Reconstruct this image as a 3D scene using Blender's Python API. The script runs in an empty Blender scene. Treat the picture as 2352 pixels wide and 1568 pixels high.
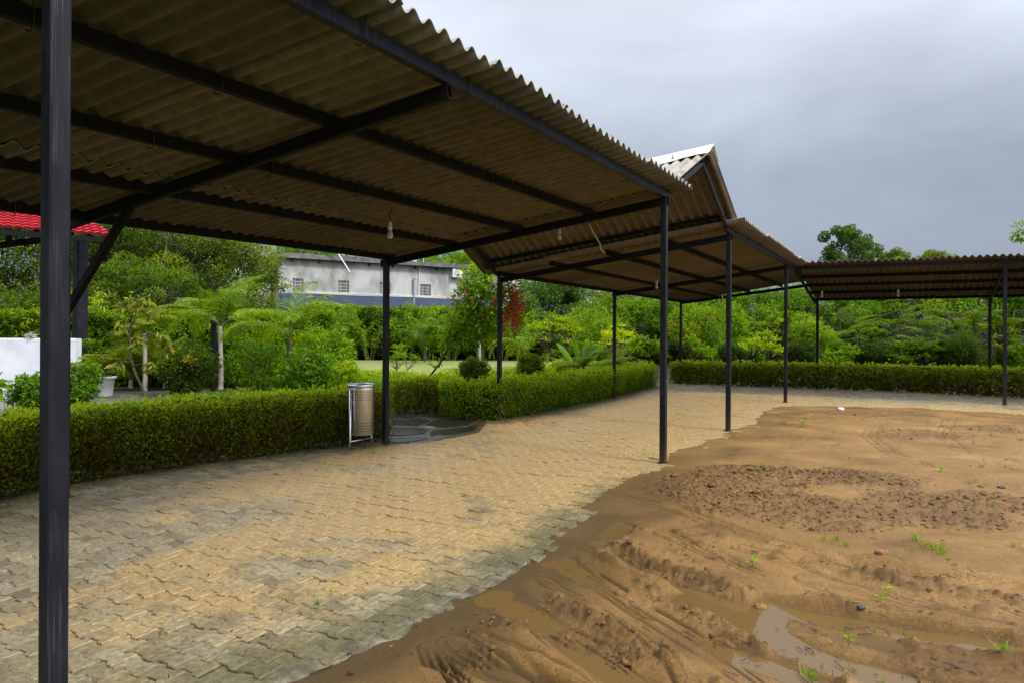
import bpy, math, random
import numpy as np
R = math.radians
sc = bpy.context.scene
col = sc.collection
rng = np.random.default_rng(11)
random.seed(5)

# ---------------------------------------------------------------- camera
HC, FPX, CX, CY, ROLL = 1.55, 1568.0, 1176.0, 770.0, 0.005
cd = bpy.data.cameras.new('camera'); cam = bpy.data.objects.new('camera', cd); col.objects.link(cam)
cd.lens = 24; cd.sensor_width = 36; cd.clip_end = 3000; cd.clip_start = .05
cam.location = (0, 0, HC); cam.rotation_mode = 'XYZ'
from mathutils import Matrix, Vector
cam.matrix_world = Matrix.Translation((0, 0, HC)) @ Matrix.Rotation(R(90), 4, 'X') @ Matrix.Rotation(ROLL, 4, 'Z')
cd.shift_y = -14 / 2352
sc.camera = cam

# ---------------------------------------------------------------- world (overcast)
SUN_EL, SUN_AZ = 44, 128      # degrees; azimuth from +Y towards +X
w = bpy.data.worlds.new('World'); sc.world = w; w.use_nodes = True
nt = w.node_tree; N = nt.nodes; LK = nt.links
bg = N['Background']; bg.inputs['Strength'].default_value = 0.1
sky = N.new('ShaderNodeTexSky'); sky.sky_type = 'NISHITA'; sky.sun_disc = False
sky.sun_elevation = R(SUN_EL); sky.sun_rotation = R(SUN_AZ); sky.air_density = 1.5; sky.dust_density = 3
tc = N.new('ShaderNodeTexCoord')
sep = N.new('ShaderNodeSeparateXYZ'); LK.new(tc.outputs['Generated'], sep.inputs[0])
rmp = N.new('ShaderNodeValToRGB'); LK.new(sep.outputs['Z'], rmp.inputs[0])
cr = rmp.color_ramp
CLOUD = [(0.0, (3.5, 4.0, 4.9)), (0.10, (3.3, 3.85, 4.85)), (0.22, (4.3, 4.9, 6.0)), (0.40, (8.0, 8.7, 9.9)), (0.6, (10.0, 10.8, 11.8)), (1.0, (14., 14.6, 15.5))]
cr.elements[0].position = 0; cr.elements[1].position = 1
for i, (p, c) in enumerate(CLOUD):
    e = cr.elements[0] if i == 0 else (cr.elements[-1] if i == len(CLOUD)-1 else cr.elements.new(p))
    e.color = (*[v/16 for v in c], 1)
mp = N.new('ShaderNodeMapping'); mp.inputs['Scale'].default_value = (1.0, 1.0, 2.2); LK.new(tc.outputs['Generated'], mp.inputs[0])
nz = N.new('ShaderNodeTexNoise'); nz.inputs['Scale'].default_value = 2.1; nz.inputs['Detail'].default_value = 4; nz.inputs['Roughness'].default_value = .5; nz.inputs['Distortion'].default_value = .4
LK.new(mp.outputs[0], nz.inputs['Vector'])
mr = N.new('ShaderNodeMapRange'); mr.inputs[1].default_value = .3; mr.inputs[2].default_value = .7; mr.inputs[3].default_value = 16*.80; mr.inputs[4].default_value = 16*1.24
LK.new(nz.outputs['Fac'], mr.inputs[0])
vm = N.new('ShaderNodeVectorMath'); vm.operation = 'SCALE'; LK.new(rmp.outputs[0], vm.inputs[0]); LK.new(mr.outputs[0], vm.inputs['Scale'])
# brightening added to the unseen sky on the sun's side, to light facing walls
lobe = N.new('ShaderNodeVectorMath'); lobe.operation = 'DOT_PRODUCT'; LK.new(tc.outputs['Generated'], lobe.inputs[0])
lobe.inputs[1].default_value = (math.sin(R(SUN_AZ))*math.cos(R(36)), math.cos(R(SUN_AZ))*math.cos(R(36)), math.sin(R(36)))
lr = N.new('ShaderNodeMapRange'); lr.interpolation_type = 'SMOOTHSTEP'; lr.inputs[1].default_value = .05; lr.inputs[2].default_value = .95; lr.inputs[3].default_value = 1; lr.inputs[4].default_value = 2.3; LK.new(lobe.outputs['Value'], lr.inputs[0])
vm2 = N.new('ShaderNodeVectorMath'); vm2.operation = 'SCALE'; LK.new(vm.outputs[0], vm2.inputs[0]); LK.new(lr.outputs[0], vm2.inputs['Scale']); vm = vm2
mx = N.new('ShaderNodeMix'); mx.data_type = 'RGBA'; mx.inputs[0].default_value = .88
LK.new(sky.outputs[0], mx.inputs[6]); LK.new(vm.outputs[0], mx.inputs[7]); LK.new(mx.outputs[2], bg.inputs['Color'])
sl = bpy.data.lights.new('sun', 'SUN'); sl.energy = 2.8; sl.angle = R(10); sl.color = (1, .95, .86)
so = bpy.data.objects.new('sun', sl); col.objects.link(so)
so.rotation_euler = (R(90-SUN_EL), 0, R(-SUN_AZ)); 
dv = Vector((math.sin(R(SUN_AZ))*math.cos(R(SUN_EL)), math.cos(R(SUN_AZ))*math.cos(R(SUN_EL)), math.sin(R(SUN_EL))))
so.rotation_euler = dv.to_track_quat('Z', 'Y').to_euler()
sc.view_settings.view_transform = 'Standard'; sc.view_settings.look = 'None'; sc.view_settings.exposure = 0.0; sc.view_settings.gamma = 1
sc.cycles.max_bounces = 6; sc.cycles.transparent_max_bounces = 6; sc.cycles.diffuse_bounces = 3; sc.cycles.glossy_bounces = 2
sc.cycles.caustics_reflective = False; sc.cycles.caustics_refractive = False

# ---------------------------------------------------------------- helpers
def gp(px, py, z=0.0):
    dx, dy = px-CX, py-CY; a, b = dx+ROLL*dy, dy-ROLL*dx
    Y = (HC-z)*FPX/b; return np.array([a/FPX*Y, Y])
def at(px, py, Y):
    dx, dy = px-CX, py-CY; a, b = dx+ROLL*dy, dy-ROLL*dx
    return np.array([a/FPX*Y, Y, HC-b/FPX*Y])
def A(*v): return np.array(v[0] if len(v) == 1 else v, float)

def np_mesh(name, V, faces, mat=None, attr=None, smooth=False):
    """faces: list of int arrays (n,k) or lists"""
    V = np.asarray(V, np.float32)
    me = bpy.data.meshes.new(name)
    me.vertices.add(len(V)); me.vertices.foreach_set('co', V.ravel())
    lv, ls, lt, off = [], [], [], 0
    for F in faces:
        F = np.asarray(F, np.int32)
        if F.size == 0: continue
        n, k = F.shape
        lv.append(F.ravel()); ls.append(off+np.arange(n)*k); lt.append(np.full(n, k)); off += n*k
    lv = np.concatenate(lv); ls = np.concatenate(ls).astype(np.int32); lt = np.concatenate(lt).astype(np.int32)
    me.loops.add(len(lv)); me.loops.foreach_set('vertex_index', lv.astype(np.int32))
    me.polygons.add(len(ls)); me.polygons.foreach_set('loop_start', ls); me.polygons.foreach_set('loop_total', lt)
    if attr is not None:
        at_ = me.attributes.new('var', 'FLOAT', 'POINT'); at_.data.foreach_set('value', np.asarray(attr, np.float32))
    me.polygons.foreach_set('use_smooth', np.full(len(ls), bool(smooth)))
    me.update(calc_edges=True)
    if mat: me.materials.append(mat)
    return me

class MB:
    """collects simple solids into one mesh"""
    def __init__(s): s.v = []; s.q = []; s.t = []; s.n = 0
    def add(s, V, Q=(), Tr=()):
        V = np.asarray(V, float).reshape(-1, 3); s.v.append(V)
        for f in Q: s.q.append([i+s.n for i in f])
        for f in Tr: s.t.append([i+s.n for i in f])
        s.n += len(V)
    def box(s, c, size, rz=0, bev=0):
        c = A(*c); hx, hy, hz = [d/2 for d in size]
        ca, sa = math.cos(rz), math.sin(rz)
        P = []
        for z in (-hz, hz):
            for x, y in ((-hx, -hy), (hx, -hy), (hx, hy), (-hx, hy)):
                P.append((c[0]+x*ca-y*sa, c[1]+x*sa+y*ca, c[2]+z))
        s.add(P, [(3, 2, 1, 0), (4, 5, 6, 7), (0, 1, 5, 4), (1, 2, 6, 5), (2, 3, 7, 6), (3, 0, 4, 7)])
        return s
    def bar(s, a, b, wd, ht, up=(0, 0, 1), hollow=False):
        """rectangular bar from a to b, wd across, ht along 'up'"""
        a, b = A(*a), A(*b); d = b-a; d /= np.linalg.norm(d); up = A(*up)
        sd = np.cross(d, up); sd /= np.linalg.norm(sd); u = np.cross(sd, d)
        c = min(wd, ht)*.09
        prof = [(-wd/2+c, -ht/2), (wd/2-c, -ht/2), (wd/2, -ht/2+c), (wd/2, ht/2-c), (wd/2-c, ht/2), (-wd/2+c, ht/2), (-wd/2, ht/2-c), (-wd/2, -ht/2+c)]
        P = [a+sd*x+u*y for x, y in prof]+[b+sd*x+u*y for x, y in prof]
        Q = [(i, (i+1) % 8, 8+(i+1) % 8, 8+i) for i in range(8)]
        n0 = s.n
        if hollow:
            k = .8
            P += [b+sd*x*k+u*y*k for x, y in prof]+[b-d*.12+sd*x*k+u*y*k for x, y in prof]
            Q += [(8+i, 8+(i+1) % 8, 16+(i+1) % 8, 16+i) for i in range(8)]
            Q += [(16+i, 16+(i+1) % 8, 24+(i+1) % 8, 24+i) for i in range(8)]
            caps = [(0, 7, 6, 1), (1, 6, 5, 2), (2, 5, 4, 3), (24, 25, 30, 31), (25, 26, 29, 30), (26, 27, 28, 29)]
        else:
            caps = [(0, 7, 6, 1), (1, 6, 5, 2), (2, 5, 4, 3), (8, 9, 14, 15), (9, 10, 13, 14), (10, 11, 12, 13)]
        s.add(P, Q+caps); return s
    def tube(s, pts, rad, k=8, cap=True):
        pts = np.asarray(pts, float); n = len(pts)
        rad = np.full(n, rad) if np.isscalar(rad) else np.asarray(rad, float)
        T = np.gradient(pts, axis=0); T /= np.linalg.norm(T, axis=1)[:, None]+1e-9
        ref = A(.31, .17, .93) if abs(T[0, 2]) < .9 else A(1, .1, 0)
        P = []
        for i in range(n):
            a = np.cross(T[i], ref); a /= np.linalg.norm(a); b = np.cross(T[i], a)
            for j in range(k):
                t = 2*math.pi*j/k; P.append(pts[i]+rad[i]*(math.cos(t)*a+math.sin(t)*b))
        Q = [(i*k+j, i*k+(j+1) % k, (i+1)*k+(j+1) % k, (i+1)*k+j) for i in range(n-1) for j in range(k)]
        Tr = []
        if cap:
            P += [pts[0], pts[-1]]
            Tr = [(n*k, (j+1) % k, j) for j in range(k)]+[(n*k+1, (n-1)*k+j, (n-1)*k+(j+1) % k) for j in range(k)]
        s.add(P, Q, Tr); return s
    def lathe(s, prof, c=(0, 0, 0), k=24):
        """prof: list of (r,z)"""
        P = []
        for r, z in prof:
            for j in range(k):
                t = 2*math.pi*j/k; P.append((c[0]+r*math.cos(t), c[1]+r*math.sin(t), c[2]+z))
        Q = [(i*k+j, i*k+(j+1) % k, (i+1)*k+(j+1) % k, (i+1)*k+j) for i in range(len(prof)-1) for j in range(k)]
        s.add(P, Q); return s
    def quad(s, a, b, c, d): s.add([a, b, c, d], [(0, 1, 2, 3)]); return s
    def mesh(s, name, mat=None, smooth=False):
        return np_mesh(name, np.vstack(s.v), [F for F in (s.q, s.t) if len(F)], mat, None, smooth)
    def build(s, name, mat=None, parent=None, smooth=False):
        return link(name, s.mesh(name, mat, smooth), parent)

def link(name, me, parent=None):
    o = bpy.data.objects.new(name, me); col.objects.link(o)
    if parent is not None: o.parent = parent; o.matrix_parent_inverse = Matrix.Translation(-parent.location) if parent.location.length else Matrix.Identity(4)
    return o
def tag(o, label=None, cat=None, group=None, kind=None):
    if label: o['label'] = label
    if cat: o['category'] = cat
    if group: o['group'] = group
    if kind: o['kind'] = kind
    return o
def thing(name, label, cat, loc=(0, 0, 0), group=None):
    """Empty at the base; its parts are modelled in world coordinates"""
    o = bpy.data.objects.new(name, None); col.objects.link(o); o.location = tuple(float(v) for v in loc)
    o.empty_display_size = .2
    return tag(o, label, cat, group)

# ---------------------------------------------------------------- noise
def vnoise(x, y, seed=0):
    xi, yi = np.floor(x).astype(np.int64), np.floor(y).astype(np.int64); xf, yf = x-xi, y-yi
    xf = xf*xf*(3-2*xf); yf = yf*yf*(3-2*yf)
    def h(a, b):
        n = (a*374761393+b*668265263+seed*144269) & 0xffffffff
        n = ((n ^ (n >> 13))*1274126177) & 0xffffffff
        return ((n ^ (n >> 16)) & 0xffff)/65535.0
    return (h(xi, yi)*(1-xf)+h(xi+1, yi)*xf)*(1-yf)+(h(xi, yi+1)*(1-xf)+h(xi+1, yi+1)*xf)*yf
def fbm(x, y, o=4, seed=0):
    r = 0; a = .5
    for i in range(o): r = r+a*vnoise(x*2**i, y*2**i, seed+i*7); a *= .5
    return r
def smooth(a, b, x): t = np.clip((x-a)/(b-a), 0, 1); return t*t*(3-2*t)

# ---------------------------------------------------------------- materials
def newmat(name):
    m = bpy.data.materials.new(name); m.use_nodes = True; t = m.node_tree
    return m, t, t.nodes, t.links, t.nodes['Principled BSDF']
def nd(N_, typ, **kw):
    n = N_.new(typ)
    for k, v in kw.items():
        if k.startswith('i_'): n.inputs[k[2:].replace('_', ' ')].default_value = v
        else: setattr(n, k, v)
    return n
def ramp(N_, stops):
    r = N_.new('ShaderNodeValToRGB'); c = r.color_ramp
    c.elements[0].position = stops[0][0]; c.elements[0].color = (*stops[0][1], 1)
    c.elements[1].position = stops[-1][0]; c.elements[1].color = (*stops[-1][1], 1)
    for p, q in stops[1:-1]: e = c.elements.new(p); e.color = (*q, 1)
    return r
def noisy(name, stops, scale=6, detail=5, rough=.6, metal=0, bump=.2, bscale=None, bdist=.01, spec=.5, stretch=None):
    m, t, n, l, p = newmat(name)
    g = nd(n, 'ShaderNodeNewGeometry')
    src = g.outputs['Position']
    if stretch:
        mp = nd(n, 'ShaderNodeMapping'); mp.inputs['Scale'].default_value = stretch; l.new(src, mp.inputs[0]); src = mp.outputs[0]
    a = nd(n, 'ShaderNodeTexNoise', i_Scale=scale, i_Detail=detail, i_Roughness=.6); l.new(src, a.inputs['Vector'])
    r = ramp(n, stops); l.new(a.outputs['Fac'], r.inputs[0]); l.new(r.outputs[0], p.inputs['Base Color'])
    p.inputs['Roughness'].default_value = rough; p.inputs['Metallic'].default_value = metal
    p.inputs['Specular IOR Level'].default_value = spec
    if bump:
        b = nd(n, 'ShaderNodeTexNoise', i_Scale=bscale or scale*6, i_Detail=4); l.new(src, b.inputs['Vector'])
        bb = nd(n, 'ShaderNodeBump'); bb.inputs['Strength'].default_value = bump; bb.inputs['Distance'].default_value = bdist
        l.new(b.outputs['Fac'], bb.inputs['Height']); l.new(bb.outputs[0], p.inputs['Normal'])
    return m
def leafmat(name, stops, rough=.5, trans=.38, spec=.18):
    m, t, n, l, p = newmat(name)
    a = nd(n, 'ShaderNodeAttribute', attribute_name='var')
    r = ramp(n, stops); l.new(a.outputs['Fac'], r.inputs[0]); l.new(r.outputs[0], p.inputs['Base Color'])
    p.inputs['Roughness'].default_value = rough; p.inputs['Specular IOR Level'].default_value = spec
    tr = nd(n, 'ShaderNodeBsdfTranslucent')
    hs = nd(n, 'ShaderNodeHueSaturation'); hs.inputs['Value'].default_value = 1.7; hs.inputs['Saturation'].default_value = 1.05
    hs.inputs['Hue'].default_value = .478
    l.new(r.outputs[0], hs.inputs['Color']); l.new(hs.outputs[0], tr.inputs['Color'])
    mi = nd(n, 'ShaderNodeMixShader'); mi.inputs[0].default_value = trans
    l.new(p.outputs[0], mi.inputs[1]); l.new(tr.outputs[0], mi.inputs[2])
    l.new(mi.outputs[0], n['Material Output'].inputs['Surface'])
    return m
M = {}
def steelmat():
    m, t, n, l, p = newmat('black painted steel, scratched'); g = nd(n, 'ShaderNodeNewGeometry')
    def noise(sc_, st, det=4):
        mp_ = nd(n, 'ShaderNodeMapping'); mp_.inputs['Scale'].default_value = st; l.new(g.outputs['Position'], mp_.inputs[0]); q = nd(n, 'ShaderNodeTexNoise', i_Scale=sc_, i_Detail=det, i_Roughness=.6); l.new(mp_.outputs[0], q.inputs['Vector']); return q
    b0 = noise(4, (3, 3, 1)); r0 = ramp(n, [(.35, (.008, .008, .012)), (.65, (.015, .016, .023))]); l.new(b0.outputs['Fac'], r0.inputs[0])
    s1 = noise(10, (22, 22, .30), 3); r1 = ramp(n, [(.57, (0, 0, 0)), (.63, (1, 1, 1))]); l.new(s1.outputs['Fac'], r1.inputs[0])
    s2 = noise(1.3, (1, 1, 1)); r2 = ramp(n, [(.42, (0, 0, 0)), (.62, (1, 1, 1))]); l.new(s2.outputs['Fac'], r2.inputs[0])
    k = nd(n, 'ShaderNodeMath', operation='MULTIPLY'); l.new(r1.outputs[0], k.inputs[0]); l.new(r2.outputs[0], k.inputs[1]); k2 = nd(n, 'ShaderNodeMath', operation='MULTIPLY'); k2.inputs[1].default_value = .6; l.new(k.outputs[0], k2.inputs[0])
    mx_ = nd(n, 'ShaderNodeMix', data_type='RGBA'); l.new(k2.outputs[0], mx_.inputs[0]); l.new(r0.outputs[0], mx_.inputs[6]); mx_.inputs[7].default_value = (.12, .105, .09, 1)
    # mud splashed on the foot
    sp_ = nd(n, 'ShaderNodeSeparateXYZ'); l.new(g.outputs['Position'], sp_.inputs[0]); f = nd(n, 'ShaderNodeMapRange'); f.inputs[1].default_value = .30; f.inputs[2].default_value = 0; f.inputs[4].default_value = .75; l.new(sp_.outputs['Z'], f.inputs[0])
    s3 = noise(30, (1, 1, 1), 5); k3 = nd(n, 'ShaderNodeMath', operation='MULTIPLY'); l.new(f.outputs[0], k3.inputs[0]); l.new(s3.outputs['Fac'], k3.inputs[1])
    m2_ = nd(n, 'ShaderNodeMix', data_type='RGBA'); l.new(k3.outputs[0], m2_.inputs[0]); l.new(mx_.outputs[2], m2_.inputs[6]); m2_.inputs[7].default_value = (.11, .07, .035, 1); l.new(m2_.outputs[2], p.inputs['Base Color'])
    p.inputs['Roughness'].default_value = .5; p.inputs['Specular IOR Level'].default_value = .18
    bb = nd(n, 'ShaderNodeBump'); bb.inputs['Strength'].default_value = .3; bb.inputs['Distance'].default_value = .002; l.new(s3.outputs['Fac'], bb.inputs['Height']); l.new(bb.outputs[0], p.inputs['Normal']); return m
M['steel'] = steelmat()
M['beam'] = noisy('black brown steel beam', [(.3, (.006, .006, .006)), (.7, (.013, .011, .011))], scale=8, rough=.7, spec=.12, bump=.2, bscale=60, bdist=.002)
M['rust'] = noisy('rusty cut edge', [(.3, (.10, .03, .015)), (.7, (.03, .02, .02))], scale=40, rough=.8)
def cementmat():
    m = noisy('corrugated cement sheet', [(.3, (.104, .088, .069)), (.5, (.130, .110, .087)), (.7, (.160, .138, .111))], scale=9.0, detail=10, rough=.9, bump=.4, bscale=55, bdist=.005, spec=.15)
    n, l = m.node_tree.nodes, m.node_tree.links; p = n['Principled BSDF']; src = p.inputs['Base Color'].links[0].from_socket
    at_ = nd(n, 'ShaderNodeAttribute', attribute_name='var'); mr_ = nd(n, 'ShaderNodeMapRange'); mr_.inputs[3].default_value = .82; mr_.inputs[4].default_value = 1.18; l.new(at_.outputs['Fac'], mr_.inputs[0])
    g = nd(n, 'ShaderNodeNewGeometry'); mp_ = nd(n, 'ShaderNodeMapping'); mp_.inputs['Rotation'].default_value = (0, 0, -R(27)); mp_.inputs['Scale'].default_value = (.5, 7, 1); l.new(g.outputs['Position'], mp_.inputs[0])
    st = nd(n, 'ShaderNodeTexNoise', i_Scale=1.6, i_Detail=6); l.new(mp_.outputs[0], st.inputs['Vector']); m3 = nd(n, 'ShaderNodeMapRange'); m3.inputs[1].default_value = .38; m3.inputs[2].default_value = .62; m3.inputs[3].default_value = .96; m3.inputs[4].default_value = 1.04; l.new(st.outputs['Fac'], m3.inputs[0])
    mm = nd(n, 'ShaderNodeMath', operation='MULTIPLY'); l.new(mr_.outputs[0], mm.inputs[0]); l.new(m3.outputs[0], mm.inputs[1])
    v = nd(n, 'ShaderNodeVectorMath', operation='SCALE'); l.new(src, v.inputs[0]); l.new(mm.outputs[0], v.inputs['Scale']); l.new(v.outputs[0], p.inputs['Base Color']); return m
M['cement'] = cementmat()
M['cement_lit'] = noisy('weathered lit cement sheet', [(.3, (.17, .15, .12)), (.5, (.30, .28, .24)), (.7, (.42, .39, .35))], scale=5, detail=8, rough=.8, bump=.3, bscale=60, bdist=.004)  # mottled sheet top; light falling on it is put into the paler colour
M['white_metal'] = noisy('white ridge flashing', [(.3, (.75, .76, .78)), (.7, (.85, .86, .87))], scale=3, rough=.4, bump=.05)
M['stainless'] = noisy('brushed stainless steel', [(.3, (.60, .60, .60)), (.7, (.80, .80, .80))], scale=9, rough=.27, metal=1, bump=.08, bscale=90, bdist=.001, stretch=(6, 6, .4))
M['dark'] = noisy('dark opening', [(.3, (.006, .006, .007)), (.7, (.012, .012, .014))], scale=8, rough=.6, bump=0)
M['white_plastic'] = noisy('white plastic', [(.3, (.62, .62, .60)), (.7, (.74, .74, .72))], scale=4, rough=.45, bump=.05)
M['white_wall'] = noisy('white painted wall', [(.35, (.55, .57, .63)), (.65, (.68, .70, .76))], scale=2, detail=6, rough=.7, bump=.1)
M['pipe'] = noisy('pale conduit', [(.3, (.42, .36, .28)), (.7, (.55, .48, .38))], scale=6, rough=.5, bump=.05)
M['bark'] = noisy('brown bark', [(.3, (.035, .022, .015)), (.7, (.10, .07, .045))], scale=14, rough=.9, bump=.5, bscale=40, bdist=.01)
M['twig'] = noisy('dry brown twigs', [(.3, (.03, .02, .007)), (.7, (.075, .05, .018))], scale=20, rough=.95, bump=0, spec=.1)
M['palebark'] = noisy('pale grey palm trunk', [(.3, (.22, .17, .14)), (.5, (.40, .34, .29)), (.7, (.50, .44, .38))], scale=7, rough=.8, bump=.4, bscale=30, stretch=(1, 1, 5))
M['soil'] = noisy('dark garden soil', [(.3, (.03, .02, .012)), (.7, (.08, .055, .035))], scale=5, detail=8, rough=.95, bump=.6, bscale=18, bdist=.04)
M['ground'] = noisy('grassy earth', [(.3, (.05, .08, .015)), (.5, (.07, .11, .02)), (.7, (.12, .10, .04))], scale=.4, detail=8, rough=.95, bump=.4, bscale=6, bdist=.05)
M['lawn'] = noisy('mown lawn', [(.3, (.15, .19, .035)), (.5, (.19, .22, .05)), (.7, (.24, .24, .07))], scale=.7, detail=10, rough=.9, bump=.6, bscale=22, bdist=.03)
M['slate'] = noisy('wet dark slate', [(.3, (.018, .018, .020)), (.7, (.06, .052, .045))], scale=5, detail=8, rough=.22, bump=.4, bscale=12, bdist=.01)
M['mortar'] = noisy('muddy joint', [(.3, (.05, .036, .022)), (.6, (.11, .075, .04)), (.8, (.20, .13, .07))], scale=4, rough=.35, bump=.5)
M['blue_cloth'] = noisy('blue cloth', [(.3, (.02, .13, .42)), (.7, (.08, .28, .68))], scale=20, rough=.6)
M['redflower'] = leafmat('red flowers', [(0, (.35, .02, .03)), (.6, (.60, .06, .07)), (1, (.75, .25, .22))], trans=.3)
M['orangeflower'] = leafmat('orange flowers', [(0, (.55, .08, .03)), (1, (.8, .16, .04))], trans=.3)
LEAFGAIN = (1.88, 1.98, .6)
def LM(k, *c, **kw):
    s = [(i/(len(c)-1), tuple(min(.75, x*g_) for x, g_ in zip(q, LEAFGAIN))) for i, q in enumerate(c)]; M[k] = leafmat(k, s, **kw)
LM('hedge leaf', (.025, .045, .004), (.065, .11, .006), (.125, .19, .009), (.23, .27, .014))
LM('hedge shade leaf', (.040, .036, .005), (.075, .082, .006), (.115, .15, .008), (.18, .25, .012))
LM('dark leaf', (.010, .020, .004), (.022, .043, .007), (.042, .075, .010), (.085, .125, .014))
LM('bluegreen leaf', (.010, .022, .008), (.022, .05, .017), (.045, .085, .03), (.07, .12, .04))
LM('mid leaf', (.018, .035, .004), (.04, .09, .008), (.075, .14, .012), (.13, .19, .02))
LM('bright leaf', (.022, .045, .005), (.045, .09, .008), (.085, .145, .014), (.165, .215, .022))
LM('lime leaf', (.045, .08, .005), (.095, .15, .01), (.17, .225, .015), (.27, .29, .03))
LM('yellow leaf', (.14, .17, .006), (.30, .30, .01), (.45, .38, .015), (.55, .45, .04))
LM('palm leaf', (.018, .038, .005), (.042, .08, .010), (.085, .135, .018), (.16, .20, .045))
LM('old palm leaf', (.03, .05, .010), (.07, .095, .016), (.12, .145, .03), (.20, .20, .07))
LM('droopy leaf', (.035, .05, .014), (.07, .09, .022), (.11, .13, .035), (.16, .14, .06))
LM('tree leaf', (.012, .022, .006), (.025, .045, .010), (.045, .075, .014), (.10, .13, .02))
LM('neem leaf', (.008, .016, .003), (.02, .038, .006), (.05, .08, .010), (.20, .21, .02))
LM('rust leaf', (.05, .07, .01), (.11, .14, .015), (.22, .16, .03), (.30, .12, .04))
# ================================================================ CANOPY FRAME (s along the walkway, d across it, inward)
P1 = A(1.86, 8.37); AU = R(30.6); U2 = A(math.sin(AU), math.cos(AU)); D2 = A(-math.cos(AU), math.sin(AU))
def W(s, d, z=0.0):
    p = P1+U2*s+D2*d; return A(p[0], p[1], z)
def SD(X, Y):
    r = A(X, Y)-P1; return float(r@U2), float(r@D2)

def sheet_mesh(cols, length, zf, thick=.007, pitch=.146, amp=.027, sheet=1.02, nt=7, seed=0, down=A(0, 0, -1)):
    """corrugated sheets laid side by side; cols(s)->(a,b) ends of the line of fall at position s (3D)"""
    r = np.random.default_rng(seed); V = []; Q = []; att = []; n0 = 0
    k = 0; ds = pitch/10
    nsh = int(math.ceil(length/sheet))
    for k in range(nsh):
        s0 = k*sheet-.055; s1 = min((k+1)*sheet+.045, length)
        if k == 0: s0 = 0
        if s1-s0 < .1: continue
        ns = int((s1-s0)/ds)+1; ss = np.linspace(s0, s1, ns)
        ja, jb = r.uniform(-.02, .02, 2); lift = r.uniform(0, .003); v = r.uniform(0, 1)
        tt = np.linspace(0, 1, nt)
        P = np.zeros((2, ns, nt, 3))
        for i, s in enumerate(ss):
            a, b = cols(s); L = np.linalg.norm(b-a); dr = (b-a)/L
            a2 = a+dr*ja; b2 = b+dr*jb
            base = a2[None]+(b2-a2)[None]*tt[:, None]
            h = amp*math.cos(2*math.pi*s/pitch)+.014*(1-(s-s0)/(s1-s0))+lift
            nrm = zf
            P[0, i] = base+nrm*h; P[1, i] = base+nrm*(h-thick)
        V.append(P.reshape(-1, 3)); att.append(np.full(2*ns*nt, v))
        def idx(l, i, j): return n0+(l*ns+i)*nt+j
        I, J = np.meshgrid(np.arange(ns-1), np.arange(nt-1), indexing='ij'); I = I.ravel(); J = J.ravel()
        Q.append(np.stack([idx(0, I, J), idx(0, I+1, J), idx(0, I+1, J+1), idx(0, I, J+1)], 1))
        Q.append(np.stack([idx(1, I, J+1), idx(1, I+1, J+1), idx(1, I+1, J), idx(1, I, J)], 1))
        i = np.arange(ns-1)
        for j in (0, nt-1): Q.append(np.stack([idx(0, i, j), idx(1, i, j), idx(1, i+1, j), idx(0, i+1, j)], 1))
        j = np.arange(nt-1)
        for i_ in (0, ns-1): Q.append(np.stack([idx(0, i_, j), idx(0, i_, j+1), idx(1, i_, j+1), idx(1, i_, j)], 1))
        n0 += 2*ns*nt
    me = np_mesh('roof_sheeting', np.vstack(V), [np.vstack(Q)], M['cement'], np.concatenate(att), smooth=True)
    me.materials.append(M['cement_lit']); mi = np.ones(len(me.polygons), np.int32); o = 0
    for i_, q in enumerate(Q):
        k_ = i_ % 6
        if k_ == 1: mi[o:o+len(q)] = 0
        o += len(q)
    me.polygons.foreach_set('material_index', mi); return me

def post(parent, p, top, wdt=.075, mat='steel', rz=-AU, label=None):
    b = MB(); b.bar((p[0], p[1], -.05), (p[0], p[1], top), wdt, wdt, up=(math.sin(AU), math.cos(AU), 0))
    o = b.build('post', M[mat], parent)
    f = MB(); f.box((p[0], p[1], .0), (wdt+.05, wdt+.05, .014), rz=-AU); 
    tag(f.build('foot_plate', M['rust'], o), None)
    return o
def beam(name, parent, a, b, wd, ht, mat='beam', hollow=False):
    m = MB(); m.bar(a, b, wd, ht, hollow=hollow); return m.build(name, M[mat], parent)
def hooks(parent, pts, sl=.155):
    """J bolts that clamp the sheets to a purlin"""
    me = None
    for p in pts:
        m = MB(); n = A(*D2, 0)
        q = A(*p); path = [q+n*.0+A(0, 0, .09)-n*.046, q-n*.046+A(0, 0, -.05), q-n*.03+A(0, 0, -.075), q-n*.0+A(0, 0, -.078), q+n*.03+A(0, 0, -.06)]
        m.tube(path, .0045, 5); m.build('hook_bolt', M['dark'], parent)

# ---- near lean-to
KS = .012
def zn(s, d): return 3.20-.157*d+KS*min(s, 0)
near = thing('lean_to_canopy', 'nearest black steel lean-to with corrugated cement roof, left of the gable', 'canopy', (*W(-6.9, 0)[:2], 0), 'lean-to canopies over the paved walkway')
SK = -.14
post(near, A(-1.640, 2.45), 3.12, wdt=.071); post(near, W(0, 0), 3.25); post(near, A(-1.82, 9.86), 2.62)
q0 = A(-4.235, 6.46); post(near, q0, 2.60, wdt=.078)
beam('rafter', near, W(.0, -.06, 3.205), W(-.59, 4.02, 2.575), .05, .10)
s0, d0 = SD(*q0)
beam('rafter', near, W(s0, d0+.05, 2.56), W(-4.52, -.03, 3.14), .055, .10, hollow=True)
beam('rafter', near, W(-6.9, .03, 3.10), W(-7.6, 4.0, 2.50), .055, .10)
beam('rafter', near, W(-10.5, -.02, 3.05), W(-11., 4.0, 2.45), .055, .10)
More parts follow.
